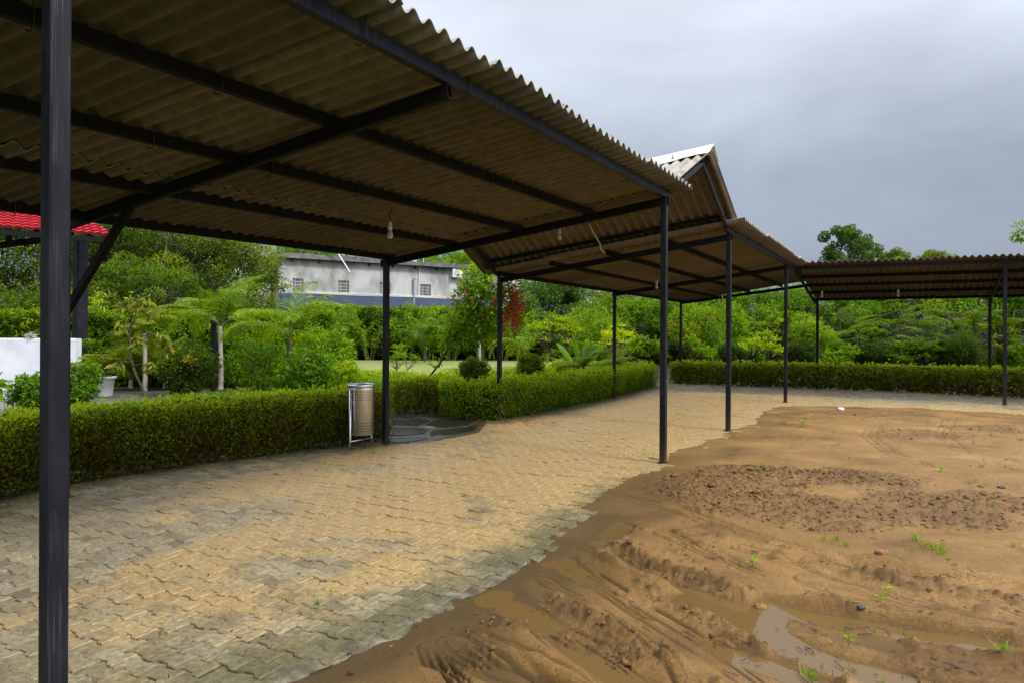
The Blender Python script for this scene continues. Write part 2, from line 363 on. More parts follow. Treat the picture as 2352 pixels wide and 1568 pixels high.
# diagonal brace under the second rafter
qa = W(s0, d0, 0)
tq = .235
ra = W(s0, d0+.05, 2.56); rb = W(-4.52, -.03, 3.14); bt = ra+(rb-ra)*tq
beam('brace', near, (q0[0]+.03, q0[1]-.02, 1.75), bt+A(0, 0, -.04), .05, .075)
for k, d in enumerate((0.0, .98, 1.96, 2.94, 3.93)):
    send = [.12, .10, -.05, -.22, -.42][k]
    a = W(-13, d, zn(-13, d)+.09); b = W(send, d, zn(0, d)+.09+.0*k)
    o = beam('purlin', near, a, b, .055, .085, 'steel' if k == 0 else 'beam')
    hooks(o, [W(s, d, zn(s, d)+.09) for s in np.arange(-6.35-.18*(k % 2), send-.1, 1.02)])
up = A(0, 0, 1)
def near_cols(d0, d1, dz):
    def f(s):
        sp = -13.5+s; z = lambda d: zn(sp, d)+.165+dz
        return W(sp+SK*d0, d0, z(d0)), W(sp+SK*d1, d1, z(d1))
    return f
near_roof = link('roof_sheeting', sheet_mesh(near_cols(-.24, 3.02, 0), 13.8, up, seed=1, nt=8), near)
link('roof_sheeting', sheet_mesh(near_cols(2.72, 4.16, -.026), 13.82, up, seed=2), near)

# ---- gable roof between the two lean-tos
gab = thing('gable_canopy', 'small ridged roof of corrugated cement sheets with white ridge cap, raised between two lean-tos', 'roof', (*W(1.69, 2)[:2], 3.2))
e1o, e1i = W(0, 0, 3.27), W(-.59, 3.96, 2.64)
e2o, e2i = W(3.37, 0, 3.25), W(2.62, 3.97, 2.63)
ao, ai = W(1.69, 0, 4.04), W(1.02, 3.96, 3.47)
for a, b in ((e1o, ao), (e2o, ao), (e1i, ai), (e2i, ai)): beam('rafter', gab, a, b, .05, .075, 'steel')
def lin(a, b, t): return a+(b-a)*t
for side in (0, 1):
    eo, ei = (e1o, e1i) if side == 0 else (e2o, e2i)
    for t in (.22, .93):
        a, b = lin(eo, ao, t)+A(0, 0, .06), lin(ei, ai, t)+A(0, 0, .06); dd = (b-a)/np.linalg.norm(b-a)
        beam('purlin', gab, a-dd*.05, b+dd*.1, .05, .06)
    span = np.linalg.norm(ai-ao); dd = (ai-ao)/span
    nr = np.cross(dd, ao-eo); nr /= np.linalg.norm(nr)
    if nr[2] < 0: nr = -nr
    def gc(s, eo=eo, ei=ei):
        t = (s-.16)/span; r = lin(ao, ai, t); e = lin(eo, ei, t); dn = (e-r)
        return r+dn*.02+A(0, 0, .13), e+dn*.035+A(0, 0, .115)
    link('roof_sheeting', sheet_mesh(gc, span+.50, nr, seed=5+side, nt=6), gab)
# ridge cap
m = MB(); nn = 26
for sgn, e in ((0, (e1o, e1i)), (1, (e2o, e2i))):
    row = []
    for i in range(nn+1):
        t = (-.17+(np.linalg.norm(ai-ao)+.5)*i/nn)/np.linalg.norm(ai-ao)
        r = lin(ao, ai, t); ee = lin(e[0], e[1], t); dn = (ee-r)
        top = r+A(0, 0, .235); lo = r+dn*.17+A(0, 0, .18+.010*math.sin(i*1.3)); row += [top, lo, lo+A(0, 0, -.006), top+A(0, 0, -.006)]
    m.add(row, [q for i in range(nn) for q in ((4*i, 4*i+1, 4*i+5, 4*i+4), (4*i+3, 4*i+7, 4*i+6, 4*i+2), (4*i+1, 4*i+2, 4*i+6, 4*i+5))]+[(0, 3, 2, 1), (4*nn, 4*nn+1, 4*nn+2, 4*nn+3)])
m.build('ridge_cap', M['white_metal'], gab)
for s_ in (.35, 1.25):
    r = lin(ao, ai, s_/4.0); e = lin(e1o, e1i, s_/4.0); p = r+(e-r)*.12+A(0, 0, .19)
    m = MB(); m.tube([p, p+A(0, 0, .055)], .007, 6); m.lathe([(.0, .0), (.02, .0), (.02, .008), (0, .008)], p, 8); m.build('ridge_bolt', M['dark'], gab)

# ---- middle lean-to
mid = thing('lean_to_canopy', 'middle black steel lean-to with corrugated roof, between the gable roof and the corner', 'canopy', (*W(3.37, 0)[:2], 0), 'lean-to canopies over the paved walkway')
def zm(s, d): return 3.20-.155*d
for p, t in ((W(3.37, 0), 3.23), (W(9.13, 0), 3.25), (A(-.23, 12.65), 2.62), (A(2.59, 17.26), 2.62), (A(5.56, 22.49), 2.64)): post(mid, p, t)
beam('rafter', mid, W(3.37, -.06, 3.19), W(2.62, 4.02, 2.56), .05, .10)
beam('rafter', mid, W(9.13, -.06, 3.2), W(8.03, 3.97, 2.585), .05, .10)
beam('rafter', mid, W(14.04, 4.05, 2.63), W(14.3, .05, 3.12), .05, .09)
for k, d in enumerate((0.0, .98, 1.96, 2.94, 3.93)):
    st = [3.15, 3.05, 2.9, 2.7, 2.5][k]
    o = beam('purlin', mid, W(st, d, zm(0, d)+.09), W(14.7 if k else 14.3, d, zm(0, d)+.09), .055, .08, 'steel' if k == 0 else 'beam')
    if k < 2: hooks(o, [W(s, d, zm(s, d)+.09) for s in np.arange(3.7, 14, 1.02)])
def mid_cols(d0, d1, dz):
    def f(s):
        sp = 3.06+s
        return W(sp-.17*d0, d0, zm(sp, d0)+.165+dz), W(sp-.17*d1, d1, zm(sp, d1)+.165+dz)
    return f
link('roof_sheeting', sheet_mesh(mid_cols(-.30, 3.0, 0), 11.9, up, seed=8), mid)
link('roof_sheeting', sheet_mesh(mid_cols(2.72, 4.16, -.026), 11.9, up, seed=9), mid)

# ---- far lean-to, turning right
far = thing('lean_to_canopy', 'far black steel lean-to turning right across the back of the sandy yard', 'canopy', (*W(11.19, -4.43)[:2], 0), 'lean-to canopies over the paved walkway')
def so_(d): return 10.73+.104*(-d)
def si_(d): return 14.56+.027*(-d)
for p, t in ((W(11.19, -4.43), 3.22), (A(9.33, 20.86), 2.66), (W(14.68, -4.41), 2.62), (W(11.65, -9.2), 3.22), (W(14.8, -9.2), 2.62), (W(12.1, -14.), 3.22), (W(14.9, -14.), 2.62)): post(far, p, t)
def zfar(f): return 3.22-.62*f
for d in (0.0, -4.43, -9.2, -14.0):
    beam('rafter', far, W(so_(d), d, zfar(0)-.0), W(si_(d), d, zfar(1)), .05, .09, 'steel')
for k in range(5):
    f = k/4
    a = W(so_(.1)*(1-f)+si_(.1)*f, .1 if k else .12, zfar(f)+.085); b = W(so_(-15)*(1-f)+si_(-15)*f, -15, zfar(f)+.085)
    beam('purlin', far, a, b, .055, .085, 'steel' if k == 0 else 'beam')
def far_cols(f0, f1, dz):
    def f(s):
        d = .02-s; o_, i_ = so_(d), si_(d)
        return W(o_+(i_-o_)*f0, d, zfar(f0)+.16+dz), W(o_+(i_-o_)*f1, d, zfar(f1)+.16+dz)
    return f
link('roof_sheeting', sheet_mesh(far_cols(-.075, .52, 0), 15.0, up, seed=12), far)
link('roof_sheeting', sheet_mesh(far_cols(.46, 1.03, -.026), 15.0, up, seed=13), far)

# ---- hanging bulbs
M['bulb'] = noisy('frosted glass bulb', [(.3, (.52, .46, .38)), (.7, (.62, .56, .47))], scale=5, rough=.35, bump=0)
def bulb(label, p, ceil):
    t = thing('hanging_bulb', label, 'light bulb', p, 'bare bulbs hanging from the canopies')
    x, y, z = p
    m = MB(); m.tube([(x+.02, y, ceil), (x+.012, y, z+.22+(ceil-z-.22)*.5), (x-.004, y, z+.26), (x, y, z+.13)], .006, 6); m.build('cord', M['dark'], t)
    m = MB(); m.lathe([(.0, .15), (.012, .15), (.02, .135), (.022, .095), (.025, .09), (.025, .06), (.02, .055), (.0, .055)], (x, y, z), 14); m.build('socket', M['white_plastic'], t, smooth=True)
    m = MB(); m.lathe([(.0, -.045), (.016, -.041), (.029, -.028), (.034, -.008), (.031, .012), (.022, .032), (.017, .055), (.0, .06)], (x, y, z), 16); m.build('glass', M['bulb'], t, smooth=True)
def on_plane(px, py, d):
    """point on the vertical plane at walkway offset d seen at this direction"""
    v = at(px, py, 1.0)-A(0, 0, HC); den = v[0]*D2[0]+v[1]*D2[1]; k = (d+P1@D2)/den
    return A(0, 0, HC)+v*k
p = on_plane(896, 540, 2.35); bulb('bare bulb on a black cord under the nearest lean-to', p, zn(SD(*p[:2])[0], 2.35)+.14)
p = on_plane(1285, 545, 2.3); bulb('bare bulb below the gable roof, left of the curved pale conduit', p, 3.45)
p = on_plane(1508, 659, 2.2); bulb('bare bulb left of the nearest roadside post, under the middle lean-to', p, zm(0, 2.2)+.14)
p = on_plane(1659, 688, 2.2); bulb('farthest bare bulb under the middle lean-to, just left of its first yard-side post', p, zm(0, 2.2)+.14)
p = at(2063, 678, 18.2); bulb('bare bulb under the far lean-to, between its two pairs of posts', p, 3.02)
p = at(1888, 680, 18.9); bulb('bare bulb beside the corner post of the far lean-to', p, 2.98)
# conduit hanging from the gable roof
m = MB(); pts = [on_plane(x, y, 2.0) for x, y in ((1352, 514), (1366, 540), (1378, 560), (1380, 572), (1386, 580), (1396, 582))]
m.tube(pts, .013, 8); tag(m.build('conduit_pipe', M['pipe'], None, True), 'curved pale conduit pipe hanging below the gable roof', 'pipe')

# ================================================================ GROUND
big = MB(); big.add([(-900, -300, -.16), (900, -300, -.16), (900, 1500, -.16), (-900, 1500, -.16)], [(0, 1, 2, 3)])
tag(big.build('ground', M['ground']), kind='structure')

# edge between pavers and mud (walks away from the camera, then right)
MUDPX = [(655, 1568), (796, 1505), (936, 1440), (1076, 1364), (1168, 1318), (1255, 1266), (1340, 1195), (1430, 1128), (1530, 1080), (1650, 1012), (1745, 978)]
mudE = [gp(*q) for q in MUDPX]
cn = gp(1800, 934)
mudE = [mudE[0]-U2*5.5]+mudE+[cn, gp(1930, 934), gp(2100, 939), gp(2352, 952), gp(2352, 952)+(gp(2352, 952)-gp(2100, 939))*4]
mudE = np.array(mudE)
def poly_sd(X, Y, PL):
    """signed distance to open polyline; positive on the right side when walking along it"""
    best = np.full(X.shape, 1e9); sg = np.zeros(X.shape)
    for i in range(len(PL)-1):
        a, b = PL[i], PL[i+1]; d = b-a; L2 = d@d
        t = np.clip(((X-a[0])*d[0]+(Y-a[1])*d[1])/L2, 0, 1)
        dx, dy = X-a[0]-t*d[0], Y-a[1]-t*d[1]; r = np.hypot(dx, dy); cr_ = d[1]*(X-a[0])-d[0]*(Y-a[1])
        m_ = r < best-1e-9; best = np.where(m_, r, best); sg = np.where(m_, np.sign(cr_), sg)
    return best*sg
HEDPX = [(0, 1150), (170, 1112), (450, 1068), (760, 1027), (905, 1005)]
hedF = [gp(*q) for q in HEDPX]; hedF = [hedF[0]-(hedF[1]-hedF[0])*2.2]+hedF
HED2 = [(1012, 962), (1150, 966), (1285, 940), (1411, 913), (1512, 886)]
hed2F = [gp(*q) for q in HED2]
HED3 = [(1538, 880), (1700, 886), (1877, 892), (2100, 900), (2352, 913)]
hed3F = [gp(*q) for q in HED3]; hed3F.append(hed3F[-1]+(hed3F[-1]-hed3F[-2])*3)

# paving bed
pl = list(reversed([tuple(q) for q in mudE]))
border = [hedF[0]+D2*.4]+[q+D2*.15 for q in hedF[1:]]+[q+D2*.12 for q in hed2F]+[gp(1525, 868), ]+[q+U2*.08 for q in hed3F]
poly = [tuple(q) for q in border]+pl
def inpoly(X, Y, PL):
    c = np.zeros(X.shape, bool); n = len(PL)
    for i in range(n):
        x1, y1 = PL[i]; x2, y2 = PL[(i+1) % n]
        if y1 == y2: continue
        k = ((y1 > Y) != (y2 > Y)) & (X < (x2-x1)*(Y-y1)/(y2-y1)+x1); c ^= k
    return c
# material of the pavers: concrete, sand-coloured silt washed over them, green at the wet edge
def pavemat(name, joint=False):
    m, t, n, l, p = newmat(name)
    g = nd(n, 'ShaderNodeNewGeometry'); at_ = nd(n, 'ShaderNodeAttribute', attribute_name='var')
    edge = nd(n, 'ShaderNodeAttribute', attribute_name='edge')
    base = ramp(n, [(0, (.17, .135, .07)), (.35, (.26, .21, .115)), (.75, (.35, .285, .165)), (1, (.20, .175, .11))]); l.new(at_.outputs['Fac'], base.inputs[0])
    f1 = nd(n, 'ShaderNodeTexNoise', i_Scale=30, i_Detail=6, i_Roughness=.7); l.new(g.outputs['Position'], f1.inputs['Vector'])
    v1 = nd(n, 'ShaderNodeMapRange'); v1.inputs[1].default_value = .36; v1.inputs[2].default_value = .64; v1.inputs[3].default_value = .62; v1.inputs[4].default_value = 1.36; l.new(f1.outputs['Fac'], v1.inputs[0])
    mu = nd(n, 'ShaderNodeVectorMath', operation='SCALE'); l.new(base.outputs[0], mu.inputs[0]); l.new(v1.outputs[0], mu.inputs['Scale'])
    # silt
    f2 = nd(n, 'ShaderNodeTexNoise', i_Scale=.9, i_Detail=12, i_Roughness=.74, i_Distortion=.3); l.new(g.outputs['Position'], f2.inputs['Vector'])
    silt = nd(n, 'ShaderNodeAttribute', attribute_name='silt')
    ad = nd(n, 'ShaderNodeMath', operation='ADD'); l.new(f2.outputs['Fac'], ad.inputs[0]); l.new(silt.outputs['Fac'], ad.inputs[1])
    sm = nd(n, 'ShaderNodeMapRange'); sm.interpolation_type = 'SMOOTHSTEP'; sm.inputs[1].default_value = .56; sm.inputs[2].default_value = .74; l.new(ad.outputs[0], sm.inputs[0])
    sc2 = nd(n, 'ShaderNodeMath', operation='MULTIPLY'); sc2.inputs[1].default_value = .85; l.new(sm.outputs[0], sc2.inputs[0])
    scol = ramp(n, [(.38, (.36, .225, .075)), (.62, (.54, .375, .165))]); l.new(f1.outputs['Fac'], scol.inputs[0])
    m1 = nd(n, 'ShaderNodeMix', data_type='RGBA'); l.new(sc2.outputs[0], m1.inputs[0]); l.new(mu.outputs[0], m1.inputs[6]); l.new(scol.outputs[0], m1.inputs[7])
    # moss / wet
    f3 = nd(n, 'ShaderNodeTexNoise', i_Scale=2.6, i_Detail=9, i_Roughness=.72); l.new(g.outputs['Position'], f3.inputs['Vector'])
    a3 = nd(n, 'ShaderNodeMath', operation='ADD'); l.new(f3.outputs['Fac'], a3.inputs[0]); l.new(edge.outputs['Fac'], a3.inputs[1])
    s3 = nd(n, 'ShaderNodeMapRange'); s3.interpolation_type = 'SMOOTHSTEP'; s3.inputs[1].default_value = .62; s3.inputs[2].default_value = 1.0; l.new(a3.outputs[0], s3.inputs[0])
    mc = ramp(n, [(.35, (.075, .065, .025)), (.65, (.13, .125, .06))]); l.new(f1.outputs['Fac'], mc.inputs[0])
    k3 = nd(n, 'ShaderNodeMath', operation='MULTIPLY'); k3.inputs[1].default_value = .8; l.new(s3.outputs[0], k3.inputs[0])
    m2 = nd(n, 'ShaderNodeMix', data_type='RGBA'); l.new(k3.outputs[0], m2.inputs[0]); l.new(m1.outputs[2], m2.inputs[6]); l.new(mc.outputs[0], m2.inputs[7])
    # small dark spots
    f4 = nd(n, 'ShaderNodeTexNoise', i_Scale=9, i_Detail=9, i_Roughness=.75); l.new(g.outputs['Position'], f4.inputs['Vector'])
    s4 = nd(n, 'ShaderNodeMapRange'); s4.inputs[1].default_value = .62; s4.inputs[2].default_value = .72; s4.inputs[4].default_value = .55; l.new(f4.outputs['Fac'], s4.inputs[0])
    m3 = nd(n, 'ShaderNodeMix', data_type='RGBA'); l.new(s4.outputs[0], m3.inputs[0]); l.new(m2.outputs[2], m3.inputs[6]); m3.inputs[7].default_value = (.10, .06, .03, 1)
    last = m3.outputs[2]
    if joint:
        dk = nd(n, 'ShaderNodeVectorMath', operation='SCALE'); dk.inputs['Scale'].default_value = .30; l.new(last, dk.inputs[0]); last = dk.outputs[0]
    l.new(last, p.inputs['Base Color'])
    rr = nd(n, 'ShaderNodeMapRange'); rr.inputs[1].default_value = .35; rr.inputs[2].default_value = .65; rr.inputs[3].default_value = .34; rr.inputs[4].default_value = .62; l.new(f2.outputs['Fac'], rr.inputs[0]); l.new(rr.outputs[0], p.inputs['Roughness'])
    # anti-slip dimples, in the walkway's own directions
    mp = nd(n, 'ShaderNodeMapping'); mp.inputs['Rotation'].default_value = (0, 0, PANG+R(45)); mp.inputs['Scale'].default_value = (75, 75, 1)
    l.new(g.outputs['Position'], mp.inputs[0])
    ck = nd(n, 'ShaderNodeTexChecker', i_Scale=1.0); l.new(mp.outputs[0], ck.inputs['Vector'])
    b1 = nd(n, 'ShaderNodeBump'); b1.inputs['Strength'].default_value = .35; b1.inputs['Distance'].default_value = .002
    l.new(ck.outputs['Fac'], b1.inputs['Height'])
    b2 = nd(n, 'ShaderNodeBump'); b2.inputs['Strength'].default_value = .5; b2.inputs['Distance'].default_value = .006; l.new(f1.outputs['Fac'], b2.inputs['Height']); l.new(b1.outputs[0], b2.inputs['Normal'])
    l.new(b2.outputs[0], p.inputs['Normal']); return m
PANG = R(-27)
M['paver'] = pavemat('concrete paver'); M['paver_joint'] = pavemat('paver joint', True)

def edgeattr(X, Y):
    sd = poly_sd(X, Y, mudE)             # negative inside paving
    e = (.36*smooth(-.7, -.05, sd)*smooth(10, 6, Y)+.08*smooth(-2.2, -.7, sd))*smooth(13, 9, Y)+.18*smooth(4.2, 2.8, Y)
    hd = np.minimum(np.abs(poly_sd(X, Y, np.array(hedF))), np.abs(poly_sd(X, Y, np.array(hed2F))))
    e += .42*smooth(.75, .1, hd)
    e += .25*smooth(13.5, 19, Y)*smooth(-2.5, -1, -np.abs(sd)) 
    return e
def siltattr(X, Y):
    s = (X-P1[0])*U2[0]+(Y-P1[1])*U2[1]; d = (X-P1[0])*D2[0]+(Y-P1[1])*D2[1]
    v = .26*smooth(-7.5, -2, s)*smooth(13.5, 10, s)
    v *= smooth(-.6, .8, d+.25)*smooth(4.6, 3.2, d)*1.0
    v += .38*np.exp(-((s-8.2)/3.0)**2)*smooth(3.2, -.3, d)
    v += .13*np.exp(-((d-1.9-.06*s)/.3)**2)*smooth(-9, -5, s)*smooth(4, 0, s)
    v += .30*smooth(-.55, -.02, poly_sd(X, Y, mudE))*smooth(5, 9, Y)
    v += .07*np.exp(-((d-.7)/1.1)**2)
    return v-.02
def setattr_pt(me, name, vals):
    a = me.attributes.new(name, 'FLOAT', 'POINT'); a.data.foreach_set('value', np.asarray(vals, np.float32))

# pavers
LV, WE, WM = .176, .141, .099; PP = (WE+WM)/2
ca, sa = math.cos(PANG), math.sin(PANG); ev = A(ca, sa); eu = A(-sa, ca)      # across / along
prof = [(-LV/2, -WE/2), (-.31*LV, -WE/2), (-.20*LV, -WM/2), (.20*LV, -WM/2), (.31*LV, -WE/2), (LV/2, -WE/2),
        (LV/2, WE/2), (.31*LV, WE/2), (.20*LV, WM/2), (-.20*LV, WM/2), (-.31*LV, WE/2), (-LV/2, WE/2)]
prof = np.array(prof); NPf = len(prof)
org = P1
ii, jj = np.meshgrid(np.arange(-70, 160), np.arange(-110, 170), indexing='ij')
jj_ = jj.ravel(); ii_ = ii.ravel()
cxy = org[None]+((ii_+.5*(jj_ % 2))*LV)[:, None]*ev[None]+(jj_*PP)[:, None]*eu[None]
ok = inpoly(cxy[:, 0], cxy[:, 1], poly) & (poly_sd(cxy[:, 0], cxy[:, 1], mudE) < -.10+.10*vnoise(cxy[:, 0]*3, cxy[:, 1]*3, 4)) 
vis = (cxy[:, 1] > 1.5) & (np.abs(cxy[:, 0]) < cxy[:, 1]*.80+.6)
cxy = cxy[ok & vis]; nP = len(cxy); print('pavers', nP)
g = .0038
sc_ = lambda q, e: np.sign(q)*(np.abs(q)-e)
tilt = rng.normal(0, .010, (nP, 2)); zz = rng.normal(0, .0030, nP)-.004*fbm(cxy[:, 0]*1.2, cxy[:, 1]*1.2, 3, 9)
rot = rng.normal(0, .012, nP); jit = rng.normal(0, .0012, (nP, 2))
rings = [(g, -.035), (g, -.004), (g+.0032, 0)]
V = np.zeros((nP, 3*NPf, 3)); 
for r_, (ins, z) in enumerate(rings):
    q = sc_(prof, ins); q = q.copy()
    X = q[:, 0][None]*np.cos(rot)[:, None]-q[:, 1][None]*np.sin(rot)[:, None]+jit[:, :1]
    Y = q[:, 0][None]*np.sin(rot)[:, None]+q[:, 1][None]*np.cos(rot)[:, None]+jit[:, 1:]
    V[:, r_*NPf:(r_+1)*NPf, 0] = cxy[:, :1]+X*ev[0]+Y*eu[0]
    V[:, r_*NPf:(r_+1)*NPf, 1] = cxy[:, 1:]+X*ev[1]+Y*eu[1]
    V[:, r_*NPf:(r_+1)*NPf, 2] = z+zz[:, None]+tilt[:, :1]*X+tilt[:, 1:]*Y
base = (np.arange(nP)*3*NPf)[:, None]
Q = []
for r_ in range(2):
    for k in range(NPf):
        k2 = (k+1) % NPf; Q.append(base+np.array([[r_*NPf+k, r_*NPf+k2, (r_+1)*NPf+k2, (r_+1)*NPf+k]]))
top = base+(2*NPf+np.arange(NPf))[None]
me = np_mesh('paving', V.reshape(-1, 3), [np.vstack(Q), top], M['paver'], np.repeat(rng.uniform(0, 1, nP), 3*NPf))
Vf = V.reshape(-1, 3); setattr_pt(me, 'edge', edgeattr(Vf[:, 0], Vf[:, 1])); setattr_pt(me, 'silt', siltattr(Vf[:, 0], Vf[:, 1]))
pav = link('paving', me); tag(pav, kind='structure')
# joint bed
gx, gy = np.meshgrid(np.arange(-12, 24, .12), np.arange(.5, 27, .12), indexing='ij')
cxg, cyg = gx[:-1, :-1]+.06, gy[:-1, :-1]+.06
keep = (inpoly(cxg, cyg, poly) & (poly_sd(cxg, cyg, mudE) < .3)).ravel()
nyg = gx.shape[1]; I, J = np.meshgrid(np.arange(gx.shape[0]-1), np.arange(nyg-1), indexing='ij'); I = I.ravel()[keep]; J = J.ravel()[keep]
Vb = np.stack([gx.ravel(), gy.ravel(), -.011-.004*fbm(gx.ravel()*2, gy.ravel()*2, 3, 3)], 1)
Qb = np.stack([I*nyg+J, (I+1)*nyg+J, (I+1)*nyg+J+1, I*nyg+J+1], 1)
me = np_mesh('paving_bed', Vb, [Qb], M['paver_joint'], fbm(gx.ravel()*8, gy.ravel()*8, 2, 5)); setattr_pt(me, 'edge', edgeattr(Vb[:, 0], Vb[:, 1])); setattr_pt(me, 'silt', siltattr(Vb[:, 0], Vb[:, 1]))
tag(link('paving_bed', me), kind='structure')

# ---------------------------------------------------------------- mud yard (polar height field)
na, nr = 1000, 860
aa = np.linspace(R(-44), R(56), na); rr_ = 1.9*np.exp(np.linspace(0, math.log(36/1.9), nr))
AA, RR = np.meshgrid(aa, rr_, indexing='ij'); X = RR*np.sin(AA); Y = RR*np.cos(AA)
sd = poly_sd(X, Y, mudE)                                  # positive = mud side
sdn = sd+(.26*(fbm(X*1.7, Y*1.7, 4, 21)-.47)*2)+.09*(fbm(X*9, Y*9, 4, 23)-.47)*2+.11*smooth(4, 8, Y)+.04
Hh = .018*(fbm(X*.9, Y*.9, 4, 31)-.47)*2
def pw(pts): return np.array([gp(*q) for q in pts])
def track(pts, w_, depth, ridge=.5, fade=.4):
    """rut with side ridges"""
    PL = pw(pts); d_ = np.abs(poly_sd(X+.03*(vnoise(X*3, Y*3, 3)-.5), Y+.03*(vnoise(X*3, Y*3, 4)-.5), PL))
    e0 = np.hypot(X-PL[0][0], Y-PL[0][1]); e1 = np.hypot(X-PL[-1][0], Y-PL[-1][1]); 
    return -depth*np.exp(-(d_/w_)**4)+depth*ridge*np.exp(-((d_-w_*1.45)/(w_*.42))**2)*(0.4+1.2*vnoise(X*9, Y*9, 8))
GROOVE_SHADE = np.zeros_like(X)  # mask for shade painted into the tread grooves
def treads(pts, n_, gap, depth):
    depth *= 1.7
    PL = pw(pts); d_ = poly_sd(X+.02*(vnoise(X*4, Y*4, 13)-.5), Y+.02*(vnoise(X*4, Y*4, 14)-.5), PL); o = np.zeros_like(X)
    for k in range(n_):
        c = (k-(n_-1)/2)*gap; br = smooth(.25, .45, vnoise(X*3.5+k*7, Y*3.5, 40+k)); o -= depth*np.exp(-((d_-c)/.0085)**2)*br; GROOVE_SHADE[:] = np.maximum(GROOVE_SHADE, br*np.exp(-((d_-c)/.010)**2))
    o -= depth*.5*np.exp(-(d_/(gap*n_*.55))**6)
    return o
near_f = smooth(12, 5, RR)
T3 = [(1200, 1255), (1331, 1309), (1409, 1358), (1491, 1410), (1620, 1485), (1737, 1568), (1800, 1620)]
Hm = Hh.copy()
Hm += treads(T3, 5, .042, .016)
Hm += treads([(985, 1480), (1003, 1515), (1037, 1566), (1060, 1600)], 4, .04, .022)
Hm += treads([(1030, 1470), (1124, 1531), (1212, 1562), (1300, 1600)], 4, .045, .018)
Hm += treads([(1250, 1330), (1340, 1385), (1450, 1460), (1560, 1545), (1600, 1590)], 3, .05, .012)
Hm += treads([(1380, 1120), (1542, 1170), (1765, 1247), (1950, 1290), (2150, 1345), (2352, 1400)], 5, .045, .013)
Hm += treads([(1700, 1262), (1800, 1290), (2000, 1345), (2200, 1400), (2352, 1432)], 4, .05, .012)
Hm += treads([(2090, 1466), (2155, 1479), (2352, 1510), (2450, 1530)], 5, .035, .02)
Hm += treads([(1520, 1225), (1640, 1280), (1760, 1330), (1900, 1370), (2100, 1400)], 4, .05, .013)
Hm += treads([(2010, 975), (1990, 1000), (2040, 1040), (2120, 1070)], 3, .09, .012)+treads([(2180, 960), (2160, 1000), (2210, 1040)], 3, .09, .012)
Hm += treads([(1140, 1400), (1230, 1440), (1350, 1520), (1420, 1580)], 4, .045, .012)
Hm += treads([(1060, 1440), (1160, 1490), (1290, 1568), (1350, 1600)], 4, .04, .014)+treads([(1180, 1395), (1300, 1455), (1420, 1530), (1480, 1580)], 5, .04, .014)
Hm += treads([(1300, 1240), (1420, 1290), (1560, 1335), (1700, 1355)], 4, .045, .011)+treads([(1640, 1470), (1730, 1510), (1840, 1555), (1900, 1590)], 4, .04, .014)+treads([(1850, 1330), (2000, 1360), (2200, 1400), (2352, 1425)], 4, .05, .010)
Hm += track([(1040, 1500), (1180, 1568), (1240, 1600)], .14, .026, .9)+track([(1270, 1290), (1380, 1350), (1500, 1420), (1640, 1500), (1780, 1568)], .20, .020, .9)
Hm += track([(1120, 1345), (1215, 1400), (1340, 1480), (1480, 1568), (1520, 1600)], .16, .030, .7)
Hm += track([(1420, 1285), (1500, 1318), (1600, 1355), (1720, 1392), (1830, 1405), (2000, 1432), (2352, 1500)], .10, .038, .9)
Hm += track([(1849, 1292), (2016, 1312), (2155, 1340), (2294, 1360), (2400, 1380)], .12, .032, 1.0)
def ridge(pts, w_, h_):
    PL = pw(pts); d_ = np.abs(poly_sd(X, Y, PL)); return h_*np.exp(-(d_/w_)**2)*(0.3+1.3*vnoise(X*7, Y*7, 17))
cl = np.zeros_like(X)                                       # where the clods lie
def region(px, py, rx, ry, k=1):
    c = gp(px, py); ex = np.abs(gp(px+rx, py)-c)[0]; ey = abs(gp(px, py-ry)[1]-c[1])
    q = ((X-c[0])/ex)**2+((Y-c[1])/ey)**2; return k*smooth(1.2, .35, q+.8*(fbm(X*1.5, Y*1.5, 3, 77)-.47)*2)
for a_ in ((1640, 1130, 170, 45), (1830, 1170, 200, 45), (1560, 1110, 90, 30), (2130, 1170, 180, 50), (2000, 1105, 130, 26), (1730, 1100, 190, 30), (2290, 1160, 120, 30), (1990, 1190, 150, 30), (2150, 1000, 150, 12, .6), (2250, 985, 110, 10, .7), (2000, 950, 160, 8, .5), (1760, 950, 120, 6, .5), (1880, 1220, 60, 14, .7)):
    cl = np.maximum(cl, region(*a_))
for pts, w_, k in (([(1415, 1262), (1480, 1295), (1560, 1325), (1650, 1350)], .10, 1), ([(1125, 1425), (1180, 1440), (1330, 1470), (1440, 1520)], .10, 1), ([(1080, 1440), (1100, 1500), (1060, 1568)], .08, .8),
                   ([(1220, 1370), (1330, 1420), (1420, 1470), (1540, 1530)], .08, .9), ([(2000, 1330), (2110, 1352), (2210, 1360), (2300, 1372)], .13, 1), ([(1540, 1330), (1640, 1370), (1700, 1380)], .07, .8),
                   ([(1480, 1350), (1560, 1400), (1640, 1440)], .07, .9), ([(1640, 1440), (1700, 1480), (1800, 1500), (1900, 1540)], .10, .7), ([(1010, 1495), (1040, 1520)], .08, .8), ([(1860, 1290), (1980, 1305)], .06, .7), ([(1905, 1395), (2000, 1420), (2110, 1450)], .05, .7), ([(2240, 1415), (2352, 1445)], .04, .5)):
    PL = pw(pts); cl = np.maximum(cl, k*np.exp(-(poly_sd(X, Y, PL)/w_)**2*1.2))
    Hm += .011*k*np.exp(-(poly_sd(X, Y, PL)/w_)**2)
